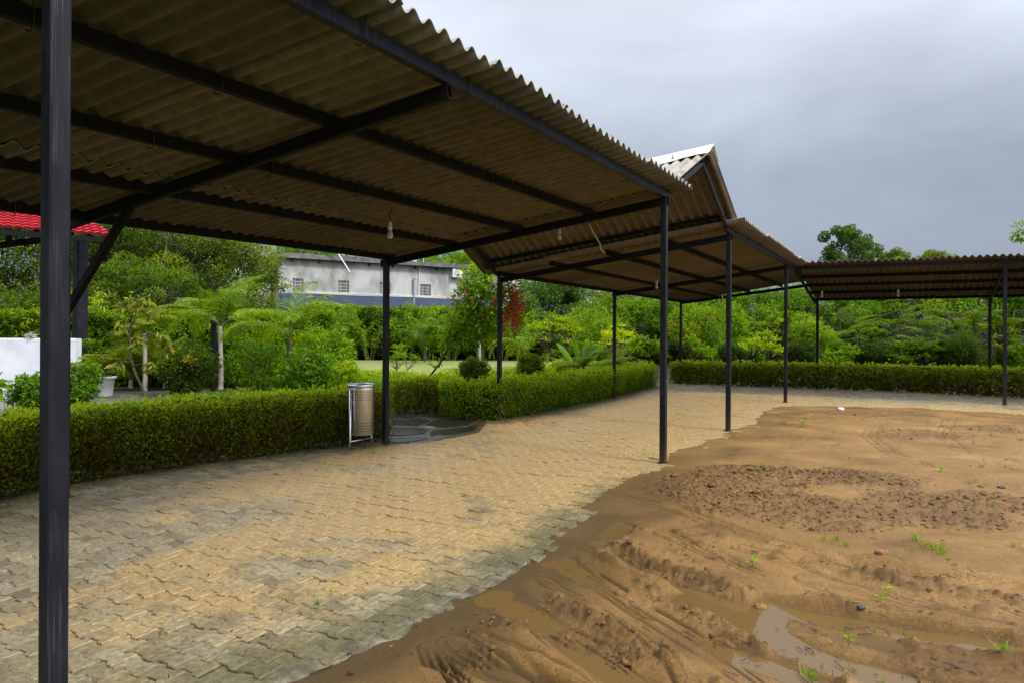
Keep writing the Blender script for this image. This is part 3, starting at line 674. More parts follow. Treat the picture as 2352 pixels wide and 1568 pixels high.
def lumps(cell, seed, dens=.7, sq=.8):
    # scattered rounded lumps, one per random cell: returns height 0..cell/2
    x, y = X/cell, Y/cell; xi, yi = np.floor(x).astype(np.int64), np.floor(y).astype(np.int64); o = np.zeros_like(X)
    def h(a, b, k):
        n = (a*374761393+b*668265263+(seed*31+k)*144269) & 0xffffffff; n = ((n ^ (n >> 13))*1274126177) & 0xffffffff; return ((n ^ (n >> 16)) & 0xffff)/65535.0
    for dx in (-1, 0, 1):
        for dy in (-1, 0, 1):
            a, b = xi+dx, yi+dy; px, py = a+h(a, b, 1), b+h(a, b, 2); rad = (.18+.42*h(a, b, 3)**1.5)*(h(a, b, 4) < dens)
            el = 1+.5*(h(a, b, 5)-.5); q = (((x-px)*el)**2+((y-py)/el)**2)/np.maximum(rad, 1e-3)**2
            o = np.maximum(o, rad*np.sqrt(np.clip(1-q, 0, 1))*(rad > 0))
    return o*cell*sq
def blobs(sx, seed, lo, hi): v = vnoise(X*sx, Y*sx, seed); return smooth(lo, hi, v)
clod = .022*blobs(17, 51, .45, .95)+.016*blobs(31, 52, .5, .95)+.009*blobs(60, 53, .5, .95)*near_f+.012*blobs(9, 54, .4, .9)
cl = cl*.9; wx, wy = X.copy(), Y.copy(); X = X+.03*(vnoise(X*25, Y*25, 301)-.5)+.015*(vnoise(X*60, Y*60, 303)-.5); Y = Y+.03*(vnoise(X*25, Y*25, 302)-.5)+.015*(vnoise(X*60, Y*60, 304)-.5)
LU = np.maximum(np.maximum(lumps(.10, 1, .35, .6)*smooth(.5, .9, cl), lumps(.075, 2, .8)*smooth(.2, .7, cl)), lumps(.04, 3, .85)*smooth(.08, .5, cl))
LS = np.maximum(lumps(.11, 4, .22, .6), lumps(.05, 5, .22))*smooth(.35, .6, fbm(X*.8, Y*.8, 3, 64))
X, Y = wx, wy
Hm += clod*cl*.30+LU*.75*(.4+vnoise(X*8, Y*8, 66))+LS*.6
sp = .5*smooth(.72, .86, vnoise(X*5, Y*5, 61))*blobs(26, 62, .45, .85)+.8*smooth(.80, .9, vnoise(X*11, Y*11, 63)) * .8

Hm += .0028*(vnoise(X*45, Y*45, 71)-.5)*near_f+.0016*(vnoise(X*110, Y*110, 72)-.5)*smooth(6, 3, RR)+.004*(vnoise(X*14, Y*14, 73)-.5)
Hm += .026*smooth(.15, .8, sd)-.006
# water runs
WATER = -.016
def carve(pts, w_, dep):
    global Hm
    PL = pw(pts); d_ = np.abs(poly_sd(X+.06*(fbm(X*5, Y*5, 3, 91)-.47), Y+.06*(fbm(X*5, Y*5, 3, 92)-.47), PL))
    k = smooth(w_*1.5, w_*.75, d_); Hm = Hm*(1-k*.92)+k*(WATER-dep)
carve([(1780, 1420), (1900, 1450), (2040, 1480)], .10, -.001)
carve([(1700, 1500), (1800, 1535), (1880, 1568)], .09, .001)
carve([(1430, 1292), (1500, 1330), (1590, 1352), (1680, 1378), (1760, 1385), (1860, 1410)], .035, .006)
carve([(1570, 1375), (1620, 1392), (1680, 1406), (1735, 1414)], .125, .018)
carve([(1700, 1412), (1760, 1452), (1830, 1490), (1920, 1525), (2060, 1560), (2200, 1600)], .12, .012)
carve([(1745, 1378), (1870, 1412), (2000, 1432), (2120, 1452), (2250, 1472), (2420, 1500)], .070, .014)
# shallow wash along the pavers
wash = smooth(.55, .08, sdn)
Hm = Hm*(1-.85*wash)+wash*(-.009+.015*smooth(4.6, 7.5, Y)+.012*(fbm(X*2.2, Y*2.2, 3, 97)-.47)*2)
carve([(1120, 1375), (1145, 1364)], .075, .006); carve([(1265, 1292), (1310, 1284)], .05, .004); carve([(1400, 1232), (1440, 1205)], .07, .004)
Hm = np.where(sdn < 0, np.minimum(Hm, .007)-smooth(0, -.2, sdn)*.05, Hm)
Hm = Hm+.004*smooth(14, 22, RR)
wet = np.clip((.25+.75*smooth(10, 5, Y))*smooth(.75, .05, sd+.5*(fbm(X*1.3, Y*1.3, 3, 88)-.47))*.85+smooth(.016, -.004, Hm-WATER)*.7+GROOVE_SHADE*.45*near_f, 0, 1)  # damp margins, plus shade painted into the tread grooves
dist_lim = (poly_sd(X, Y, mudE) > -.5)
Vm = np.stack([X.ravel(), Y.ravel(), Hm.ravel()], 1)
I, J = np.meshgrid(np.arange(na-1), np.arange(nr-1), indexing='ij')
kp = (dist_lim[:-1, :-1] & dist_lim[1:, 1:] & dist_lim[1:, :-1] & dist_lim[:-1, 1:]).ravel(); I = I.ravel()[kp]; J = J.ravel()[kp]
Qm = np.stack([I*nr+J, I*nr+J+1, (I+1)*nr+J+1, (I+1)*nr+J], 1)
used = np.unique(Qm); remap = np.zeros(len(Vm), np.int64); remap[used] = np.arange(len(used))
def mudmat():
    m, t, n, l, p = newmat('wet sandy mud')
    g_ = nd(n, 'ShaderNodeNewGeometry'); wet_shade = nd(n, 'ShaderNodeAttribute', attribute_name='wet'); cd_ = nd(n, 'ShaderNodeAttribute', attribute_name='var')
    a_ = nd(n, 'ShaderNodeTexNoise', i_Scale=1.1, i_Detail=9, i_Roughness=.65, i_Distortion=.3); l.new(g_.outputs['Position'], a_.inputs['Vector'])
    r = ramp(n, [(.35, (.145, .073, .018)), (.45, (.22, .117, .030)), (.56, (.27, .148, .042)), (.66, (.33, .19, .065))]); l.new(a_.outputs['Fac'], r.inputs[0])
    b_ = nd(n, 'ShaderNodeTexNoise', i_Scale=75, i_Detail=8, i_Roughness=.85); l.new(g_.outputs['Position'], b_.inputs['Vector'])
    mr_ = nd(n, 'ShaderNodeMapRange'); mr_.inputs[1].default_value = .38; mr_.inputs[2].default_value = .62; mr_.inputs[3].default_value = .48; mr_.inputs[4].default_value = 1.5; l.new(b_.outputs['Fac'], mr_.inputs[0])
    s_ = nd(n, 'ShaderNodeVectorMath', operation='SCALE'); l.new(r.outputs[0], s_.inputs[0]); l.new(mr_.outputs[0], s_.inputs['Scale'])
    m0 = nd(n, 'ShaderNodeMix', data_type='RGBA'); l.new(cd_.outputs['Fac'], m0.inputs[0]); l.new(s_.outputs[0], m0.inputs[6]); m0.inputs[7].default_value = (.12, .062, .018, 1)
    m1 = nd(n, 'ShaderNodeMix', data_type='RGBA'); l.new(wet_shade.outputs['Fac'], m1.inputs[0]); l.new(m0.outputs[2], m1.inputs[6]); m1.inputs[7].default_value = (.105, .060, .016, 1)
    l.new(m1.outputs[2], p.inputs['Base Color'])
    ro = nd(n, 'ShaderNodeMapRange'); ro.inputs[3].default_value = .62; ro.inputs[4].default_value = .30; l.new(wet_shade.outputs['Fac'], ro.inputs[0]); l.new(ro.outputs[0], p.inputs['Roughness'])
    p.inputs['Specular IOR Level'].default_value = .35
    bb = nd(n, 'ShaderNodeBump'); bb.inputs['Strength'].default_value = .9; bb.inputs['Distance'].default_value = .012; l.new(b_.outputs['Fac'], bb.inputs['Height']); l.new(bb.outputs[0], p.inputs['Normal'])
    return m
M['mud'] = mudmat()
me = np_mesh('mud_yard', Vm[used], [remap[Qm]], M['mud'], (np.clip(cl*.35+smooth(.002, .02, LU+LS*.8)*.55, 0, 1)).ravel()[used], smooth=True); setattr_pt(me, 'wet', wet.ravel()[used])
tag(link('mud_yard', me), kind='structure'); print('mud', len(used))
def mudz(x, y):
    a = math.atan2(x, y); r = math.hypot(x, y); i = int(np.clip(np.searchsorted(aa, a), 0, na-1)); j = int(np.clip(np.searchsorted(rr_, r), 0, nr-1)); return float(Hm[i, j])
# crumbs and clods of earth lying on the mud
def clods():
    r = np.random.default_rng(44); n = 150000; ii_ = r.integers(0, na, n); jj_ = (nr*r.uniform(0, 1, n)**.8).astype(int); rr0 = RR[ii_, jj_]
    w_ = (cl[ii_, jj_]**1.5+.012+.05*(fbm(X[ii_, jj_]*.8, Y[ii_, jj_]*.8, 3, 64) > .55)*(sd[ii_, jj_] > .8))*np.minimum(1, (rr0/9)**1.6)*(sd[ii_, jj_] > .15)*(Hm[ii_, jj_] > WATER)*(rr0 < 24)
    k = r.uniform(0, 1, n) < w_*.95; ii_, jj_ = ii_[k], jj_[k]; n = len(ii_)
    px = X[ii_, jj_]+r.normal(0, .02, n); py = Y[ii_, jj_]+r.normal(0, .02, n); pz = Hm[ii_, jj_]
    s_ = np.clip(.0075*np.exp(r.normal(0, .5, n)), .003, .04)*(.75+.5*cl[ii_, jj_])
    t = (1+5**.5)/2; ico = unit_(np.array([(-1, t, 0), (1, t, 0), (-1, -t, 0), (1, -t, 0), (0, -1, t), (0, 1, t), (0, -1, -t), (0, 1, -t), (t, 0, -1), (t, 0, 1), (-t, 0, -1), (-t, 0, 1)], float))
    F = np.array([(0, 11, 5), (0, 5, 1), (0, 1, 7), (0, 7, 10), (0, 10, 11), (1, 5, 9), (5, 11, 4), (11, 10, 2), (10, 7, 6), (7, 1, 8), (3, 9, 4), (3, 4, 2), (3, 2, 6), (3, 6, 8), (3, 8, 9), (4, 9, 5), (2, 4, 11), (6, 2, 10), (8, 6, 7), (9, 8, 1)])
    V = ico[None]*r.uniform(.7, 1.3, (n, 12, 1))*s_[:, None, None]*np.stack([r.uniform(.8, 1.5, n), r.uniform(.8, 1.5, n), r.uniform(.55, .9, n)], 1)[:, None]
    a_ = r.uniform(0, 6.28, n)[:, None]; x_, y_ = V[:, :, 0].copy(), V[:, :, 1].copy(); V[:, :, 0] = x_*np.cos(a_)-y_*np.sin(a_); V[:, :, 1] = x_*np.sin(a_)+y_*np.cos(a_)
    V += np.stack([px, py, pz+s_*.25], 1)[:, None]; Fq = (np.arange(n)*12)[:, None, None]+F[None]
    me = np_mesh('mud_clods', V.reshape(-1, 3), [Fq.reshape(-1, 3)], M['mud'], np.repeat(r.uniform(.15, .75, n), 12)); setattr_pt(me, 'wet', np.zeros(n*12)); o = link('mud_clods', me); tag(o, 'loose crumbs and clods of earth scattered over the muddy yard', 'clods', kind='stuff'); print('clods', n)
def unit_(v): return v/np.linalg.norm(v, axis=1, keepdims=True)
clods()
# muddy water
m_, t_, n_, l_, p_ = newmat('muddy water'); p_.inputs['Base Color'].default_value = (.24, .145, .05, 1); p_.inputs['Roughness'].default_value = .25; p_.inputs['Specular IOR Level'].default_value = 0
g_ = nd(n_, 'ShaderNodeNewGeometry'); q_ = nd(n_, 'ShaderNodeTexNoise', i_Scale=9, i_Detail=3); l_.new(g_.outputs['Position'], q_.inputs['Vector']); b_ = nd(n_, 'ShaderNodeBump'); b_.inputs['Strength'].default_value = .04; b_.inputs['Distance'].default_value = .01; l_.new(q_.outputs['Fac'], b_.inputs['Height'])
tr_ = nd(n_, 'ShaderNodeBsdfTransparent'); tr_.inputs['Color'].default_value = (.72, .50, .22, 1)
m1_ = nd(n_, 'ShaderNodeMixShader'); m1_.inputs[0].default_value = .62; l_.new(tr_.outputs[0], m1_.inputs[1]); l_.new(p_.outputs[0], m1_.inputs[2])
gl_ = nd(n_, 'ShaderNodeBsdfGlossy'); gl_.inputs['Roughness'].default_value = .02; l_.new(b_.outputs[0], gl_.inputs['Normal'])
fr_ = nd(n_, 'ShaderNodeFresnel'); fr_.inputs['IOR'].default_value = 1.5; l_.new(b_.outputs[0], fr_.inputs['Normal'])
m2_ = nd(n_, 'ShaderNodeMixShader'); l_.new(fr_.outputs[0], m2_.inputs[0]); l_.new(m1_.outputs[0], m2_.inputs[1]); l_.new(gl_.outputs[0], m2_.inputs[2]); l_.new(m2_.outputs[0], n_['Material Output'].inputs['Surface'])
M['water'] = m_
wp = [gp(940, 1470, WATER), gp(1090, 1375, WATER), gp(1250, 1290, WATER), gp(1390, 1195, WATER), gp(1480, 1180, WATER), gp(1700, 1320, WATER), gp(2500, 1440, WATER), gp(2700, 1800, WATER), gp(1700, 1700, WATER), gp(1400, 1600, WATER), gp(1100, 1480, WATER)]
me = bpy.data.meshes.new('puddle_water'); me.from_pydata([(q[0], q[1], WATER) for q in wp], [], [tuple(range(len(wp)))][0:1]); me.materials.append(M['water'])
me.polygons[0].flip() if me.polygons[0].normal.z < 0 else None
tag(link('puddle_water', me), kind='structure')
# rough concrete haunch beside the pavers
kb = MB(); prev = None; r2 = random.Random(3); L = []
PLk = mudE[:-1]
for i in range(len(PLk)-1):
    a, b = PLk[i], PLk[i+1]; n_s = max(2, int(np.linalg.norm(b-a)/.08))
    for k in range(n_s): L.append(a+(b-a)*k/n_s)
L = np.array(L); Tn = np.gradient(L, axis=0); Tn /= np.linalg.norm(Tn, axis=1)[:, None]; Nn = np.stack([Tn[:, 1], -Tn[:, 0]], 1)
P = []
for i, (q, n2) in enumerate(zip(L, Nn)):
    e = .10*(fbm(np.array([i*.13]), np.array([1.0]), 3, 5)[0]-.45)
    for o_, z in ((-.20, -.016), (-.11, -.006), (-.05, -.008), (.02+e, -.014), (.07+e, -.04)): P.append((q[0]+n2[0]*o_, q[1]+n2[1]*o_, z+r2.uniform(-.003, .003)))
kb.add(P, [(i*5+j, i*5+j+1, (i+1)*5+j+1, (i+1)*5+j) for i in range(len(L)-1) for j in range(4)])
M['haunch'] = noisy('rough concrete haunching', [(.3, (.06, .048, .02)), (.5, (.12, .10, .06)), (.62, (.20, .175, .12)), (.75, (.34, .31, .24))], scale=7, detail=9, rough=.8, bump=.9, bscale=35, bdist=.012)
tag(kb.build('kerb_strip', M['haunch'], None, True), kind='structure')
# ================================================================ VEGETATION BUILDERS
def unit(v): return v/(np.linalg.norm(v, axis=-1, keepdims=True)+1e-9)
class Leaves:
    def __init__(s, seed=0): s.V = []; s.F = []; s.A = []; s.n = 0; s.r = np.random.default_rng(seed)
    def add(s, P, D, Nn, L, Wd, var, bend=.12):
        """diamond leaves with a fold: base, two sides, tip"""
        n = len(P); D = unit(D); S = unit(np.cross(D, Nn)); Nr = np.cross(S, D)
        L = np.broadcast_to(L, (n,))[:, None]; Wd = np.broadcast_to(Wd, (n,))[:, None]
        V = np.stack([P, P+D*L*.45+S*Wd*.5+Nr*L*.06, P+D*L-Nr*L*bend, P+D*L*.45-S*Wd*.5+Nr*L*.06], 1)
        s.V.append(V.reshape(-1, 3)); s.F.append(np.arange(n*4).reshape(n, 4)+s.n); s.n += n*4
        s.A.append(np.repeat(np.clip(var, 0, 1), 4))
    def mesh(s, name, mat): return np_mesh(name, np.vstack(s.V), [np.vstack(s.F)], mat, np.concatenate(s.A))
    def build(s, name, mat, parent=None): return link(name, s.mesh(name, M[mat] if isinstance(mat, str) else mat), parent)

def rdir(r, n): return unit(r.normal(size=(n, 3)))
def clump_leaves(Lv, C, rad, n, L, W_, droop=.25, up=.3, vbase=.5, vspread=.5, flat=1.0):
    """n leaves on the shells of clumps C (k,3) with radii rad (k,)"""
    r = Lv.r; k = len(C); rad = np.broadcast_to(rad, (k,))
    w_ = rad**2/np.sum(rad**2); ix = r.choice(k, n, p=w_)
    d = rdir(r, n); q = r.uniform(.35, 1, n)**.5
    sc3 = np.array([1, 1, flat]); P = C[ix]+d*sc3*(rad[ix]*q)[:, None]
    D = unit(d+.9*rdir(r, n)-np.array([0, 0, droop])); Nn = unit(d*.5+rdir(r, n)*.6+np.array([0, 0, up+.5]))
    cv = r.uniform(-.18, .18, k)
    var = vbase+cv[ix]+r.normal(0, .5*vspread*.5, n)+.10*d[:, 2]
    Lv.add(P, D, Nn, L*r.uniform(.65, 1.25, n), W_*r.uniform(.7, 1.2, n), var)

def stems_mb(root, tops, r0, r1, seed=0, bend=.1, k=6):
    m = MB(); r = random.Random(seed)
    for t in tops:
        a, b = A(*root), A(*t); mid = (a+b)/2+A(r.uniform(-1, 1), r.uniform(-1, 1), .4)*np.linalg.norm(b-a)*bend
        pts = [a*(1-u)**2+2*mid*u*(1-u)+b*u*u for u in np.linspace(0, 1, 6)]
        m.tube(pts, np.linspace(r0, r1, 6), k)
    return m

def bush(name, label, cat, c, rx, rz, mat, n, L, W_, group=None, seed=0, nc=40, stem=0, vbase=.45, ry=None, crad=.30, stemsn=6, leafname='foliage', open_=1.0, flower=None, squash=1.0):
    """rounded shrub; c = base centre (x,y,z); stem = clear stem height"""
    ry = ry or rx; r = np.random.default_rng(seed+100)
    t = thing(name, label, cat, c, group)
    cz = c[2]+stem+rz
    d = rdir(r, nc); q = r.uniform(.35, .85, nc)**.6
    C = A(c[0], c[1], cz)+d*np.array([rx, ry, rz])*q[:, None]*open_
    rad = crad*min(rx, rz)*r.uniform(.7, 1.35, nc)
    Lv = Leaves(seed); clump_leaves(Lv, C, rad, n, L, W_, vbase=vbase, flat=squash)
    Lv.build(leafname, mat, t)
    ix = r.choice(nc, min(stemsn*2, nc), replace=False)
    stems_mb((c[0], c[1], c[2]-.03), [C[i] for i in ix], max(.012, rx*.035), .006, seed, .12).build('stem', M['bark'], t)
    if flower:
        fm, fn, fs = flower; F = Leaves(seed+9); ci = r.choice(nc, 10); P = C[ci][r.integers(0, 10, fn)]+rdir(r, fn)*.12*rx+A(0, -.2*ry, 0); F.add(P, rdir(r, fn), rdir(r, fn), fs, fs*.6, r.uniform(0, 1, fn)); F.build('flowers', fm, t)
    return t

def tree(name, label, cat, c, h, rx, rz, mat, n, L, W_, group=None, seed=0, nc=60, tr=.16, vbase=.45, ry=None, lean=(0, 0), crad=.26, forks=5, bark='bark', open_=1.0):
    """trunk and limbs reaching clumps that fill an uneven crown. c base; h total height; crown centre at h-rz"""
    ry = ry or rx; r = np.random.default_rng(seed+500)
    t = thing(name, label, cat, c, group)
    cc = A(c[0]+lean[0], c[1]+lean[1], c[2]+h-rz)
    d = rdir(r, nc); d[:, 2] = np.where(d[:, 2] < -.55, -d[:, 2], d[:, 2]); q = r.uniform(.2, 1, nc)**.45
    C = cc+d*np.array([rx, ry, rz])*q[:, None]*open_
    rad = crad*min(rx, rz)*r.uniform(.6, 1.5, nc)
    Lv = Leaves(seed); clump_leaves(Lv, C, rad, n, L, W_, vbase=vbase, flat=.75); Lv.build('crown', mat, t)
    m = MB(); fork = A(c[0]+lean[0]*.4, c[1]+lean[1]*.4, c[2]+max(.25*h, h-2*rz)*.9)
    base = A(*c)-A(0, 0, .1)
    pts = [base+(fork-base)*u+A(r.uniform(-1, 1), 0, 0)*tr*.6*(u > 0) for u in np.linspace(0, 1, 5)]
    m.tube(pts, np.linspace(tr, tr*.72, 5), 9)
    fk = []
    for k in range(forks):
        a = 2*math.pi*k/forks+r.uniform(-.4, .4); e = cc+A(math.cos(a)*rx*.45, math.sin(a)*ry*.45, rz*r.uniform(-.25, .5)); fk.append(e)
        mid_ = (pts[-1]+e)/2+A(math.cos(a), math.sin(a), -.5)*rx*.12
        m.tube([pts[-1]*(1-u)**2+2*mid_*u*(1-u)+e*u*u for u in np.linspace(0, 1, 6)], np.linspace(tr*.55, tr*.22, 6), 7)
    for q_ in C:
        f = fk[int(np.argmin([np.linalg.norm(q_-x) for x in fk]))]; md = (f+q_)/2+r.normal(0, .06*rx, 3)
        m.tube([f, md, q_], [tr*.2, tr*.12, tr*.05], 5)
    m.build('trunk', M[bark], t); return t

def frond(Lv, base, az, el, length, droopr, lw, ll, nl=34, var=.5, vee=.5, m=None, twist=0., rach=.012):
    """pinnate palm leaf; returns rachis points"""
    r = Lv.r; n = 14; dirh = A(math.sin(az), math.cos(az), 0); P = [A(*base)]; e = el
    for i in range(n):
        P.append(P[-1]+(dirh*math.cos(e)+A(0, 0, math.sin(e)))*length/n); e -= droopr/n*(0.5+1.1*i/n)
    P = np.array(P); T = unit(np.gradient(P, axis=0))
    if m is not None: m.tube(P[:-1], np.linspace(rach, rach*.3, len(P)-1), 5)
    u = np.linspace(.14, .99, nl); idx = u*(len(P)-1); i0 = np.minimum(idx.astype(int), len(P)-2); f = (idx-i0)[:, None]
    B = P[i0]*(1-f)+P[i0+1]*f; Tt = unit(T[i0]*(1-f)+T[i0+1]*f)
    side = unit(np.cross(Tt, A(0, 0, 1)+twist*dirh)); upv = np.cross(side, Tt)
    env = np.sin(np.pi*np.clip(.12+.86*u, 0, 1))**.6
    for sg in (-1, 1):
        D = unit(side*sg*(.85)+Tt*(.55+.5*u[:, None])+upv*vee*(1-.5*u[:, None])-A(0, 0, .25)+r.normal(0, .09, (nl, 3)))
        Nn = unit(upv+side*sg*-.3+r.normal(0, .2, (nl, 3)))
        l_ = ll*env*r.uniform(.85, 1.1, nl)
        # two-segment leaflet (drooping tip)
        Lv.add(B, D, Nn, l_*.62, lw, var+r.normal(0, .13, nl), bend=.05)
        B2 = B+D*(l_*.5)[:, None]; D2_ = unit(D-A(0, 0, .55)); Lv.add(B2, D2_, Nn, l_*.58, lw*.8, var+r.normal(0, .13, nl), bend=.05)
    return P
def palm(name, label, c, th, nf, fl, ll, lw, mat='palm leaf', group=None, seed=0, tr=.055, els=(.2, 1.35), droop=1.5, bark='palebark', var=.5, nl=36, cat='palm', crownshaft=True, azs=None):
    t = thing(name, label, cat, c, group); r = np.random.default_rng(seed+900); Lv = Leaves(seed); st = MB()
    top = A(c[0], c[1], c[2]+th)
    for k in range(nf):
        az = azs[k] if azs else 2*math.pi*k*.382+r.uniform(-.25, .25); e = els[0]+(els[1]-els[0])*((k*.618) % 1)
        frond(Lv, top, az, e, fl*r.uniform(.8, 1.1), droop*r.uniform(.8, 1.2)*(1 if e < 1.1 else .7), lw, ll, nl, var+r.uniform(-.15, .15), m=st)
    Lv.build('fronds', mat, t); st.build('leaf_stalks', M['palmstalk'], t)
    if th > .15:
        m = MB(); zs = np.linspace(-.05, th, 14); pts = [A(c[0]+.012*math.sin(z*3), c[1], c[2]+z) for z in zs]
        rd = [tr*(1.25-.35*(z/th)**.7)*(1+.06*(i % 2)) for i, z in enumerate(zs)]
        if crownshaft: rd[-2] *= 1.15; rd[-1] *= .8
        m.tube(pts, rd, 10); m.build('trunk', M[bark], t, True)
    return t
M['palmstalk'] = noisy('green leaf stalk', [(.3, (.08, .12, .02)), (.7, (.20, .22, .05))], scale=9, rough=.6, bump=0)
def rosette(Lv, p, n, L, W_, el=.5, var=.5, ax=None):
    r = Lv.r; az = np.arange(n)*2.4+r.uniform(0, 6); e = el+(.9)*((np.arange(n)/n))+r.normal(0, .12, n)-.35
    D = np.stack([np.cos(az)*np.cos(e), np.sin(az)*np.cos(e), np.sin(e)], 1); Nn = np.stack([-np.cos(az)*np.sin(e), -np.sin(az)*np.sin(e), np.cos(e)], 1)
    P = np.repeat(A(*p)[None], n, 0); l_ = L*r.uniform(.7, 1.1, n)
    Lv.add(P, D, Nn, l_*.75, W_, var+r.normal(0, .15, n), bend=.04)
    Lv.add(P+D*(l_*.42)[:, None], unit(D-A(0, 0, .35)), Nn, l_*.6, W_*.9, var+r.normal(0, .15, n), bend=.08)
def plumeria(name, label, cat, c, h, rx, nros, nl, L, W_, mat, group=None, seed=0, stemr=.03, rootn=4, clear=.35, var=.45, flower=None, ry=None, bark='bark'):
    """branching shrub or small tree whose long leaves stand in rosettes on the branch tips"""
    t = thing(name, label, cat, c, group); r = np.random.default_rng(seed+300); Lv = Leaves(seed); m = MB(); ry = ry or rx
    tips = []; base = A(*c)-A(0, 0, .05)
    for k in range(rootn):
        a = 2*math.pi*k/rootn+r.uniform(-.5, .5); tips.append((a, base+A(math.cos(a)*rx*.35, math.sin(a)*ry*.35, h*clear)))
        m.tube([base, base+(tips[-1][1]-base)*.5+A(0, 0, .04), tips[-1][1]], [stemr, stemr*.85, stemr*.7], 7)
    ros = []
    for i in range(nros):
        a = r.uniform(0, 2*math.pi); q = math.sqrt(r.uniform(0, 1)); z = c[2]+h*(.52+.42*math.sqrt(max(0, 1-q*q))*r.uniform(.8, 1)-.05*q+ r.uniform(-.16, .03))
        p = A(c[0]+math.cos(a)*rx*q, c[1]+math.sin(a)*ry*q, z); ros.append(p)
        b = min(tips, key=lambda x: np.linalg.norm(x[1]-p))[1]; md = (b+p)/2+A(math.cos(a), math.sin(a), -.3)*.08*rx
        m.tube([b, md, p], [stemr*.6, stemr*.45, stemr*.3], 5)
        rosette(Lv, p, nl, L, W_, var=var+r.uniform(-.12, .15))
    Lv.build('foliage', mat, t); m.build('stem', M[bark], t)
    if flower:
        F = Leaves(seed+3)
        for q in r.choice(nros, flower[1]):
            n = 12; F.add(ros[q]+A(0, 0, .1)+rdir(r, n)*.03, rdir(r, n)+A(0, 0, .5), rdir(r, n), .07, .04, r.uniform(0, 1, n))
        F.build('flowers', flower[0], t)
    return t
def bamboo(name, label, c, n, h, sprd, mat='lime leaf', group=None, seed=0, L=.16, W_=.022, per=60, cat='bamboo', var=.55, bend=.25, ymul=1.):
    t = thing(name, label, cat, c, group); r = np.random.default_rng(seed+700); Lv = Leaves(seed); m = MB()
    for k in range(n):
        a = r.uniform(0, 6.3); b = A(c[0]+math.cos(a)*sprd*.3*r.uniform(0, 1), c[1]+math.sin(a)*sprd*.3*ymul*r.uniform(0, 1), c[2]-.05); hh = h*r.uniform(.65, 1)
        e = b+A(math.cos(a)*sprd, math.sin(a)*sprd*ymul, hh); md = b+A(math.cos(a)*sprd*(.5-bend), math.sin(a)*sprd*(.5-bend), hh*.7)
        us = np.linspace(0, 1, 9); pts = np.array([b*(1-u)**2+2*md*u*(1-u)+e*u*u for u in us]); m.tube(pts, np.linspace(.014, .004, 9), 5)
        u = r.uniform(.3, 1, per); ix = np.minimum((u*8).astype(int), 7); P = pts[ix]+(pts[ix+1]-pts[ix])*(u*8-ix)[:, None]+r.normal(0, .07, (per, 3))
        D = unit(np.stack([r.normal(0, 1, per), r.normal(0, 1, per), r.normal(-.25, .45, per)], 1)); Lv.add(P, D, unit(r.normal(0, .4, (per, 3))+A(0, 0, 1)), L*r.uniform(.6, 1.2, per), W_, var+r.normal(0, .2, per))
    Lv.build('foliage', mat, t); m.build('cane', M['palmstalk'], t); return t
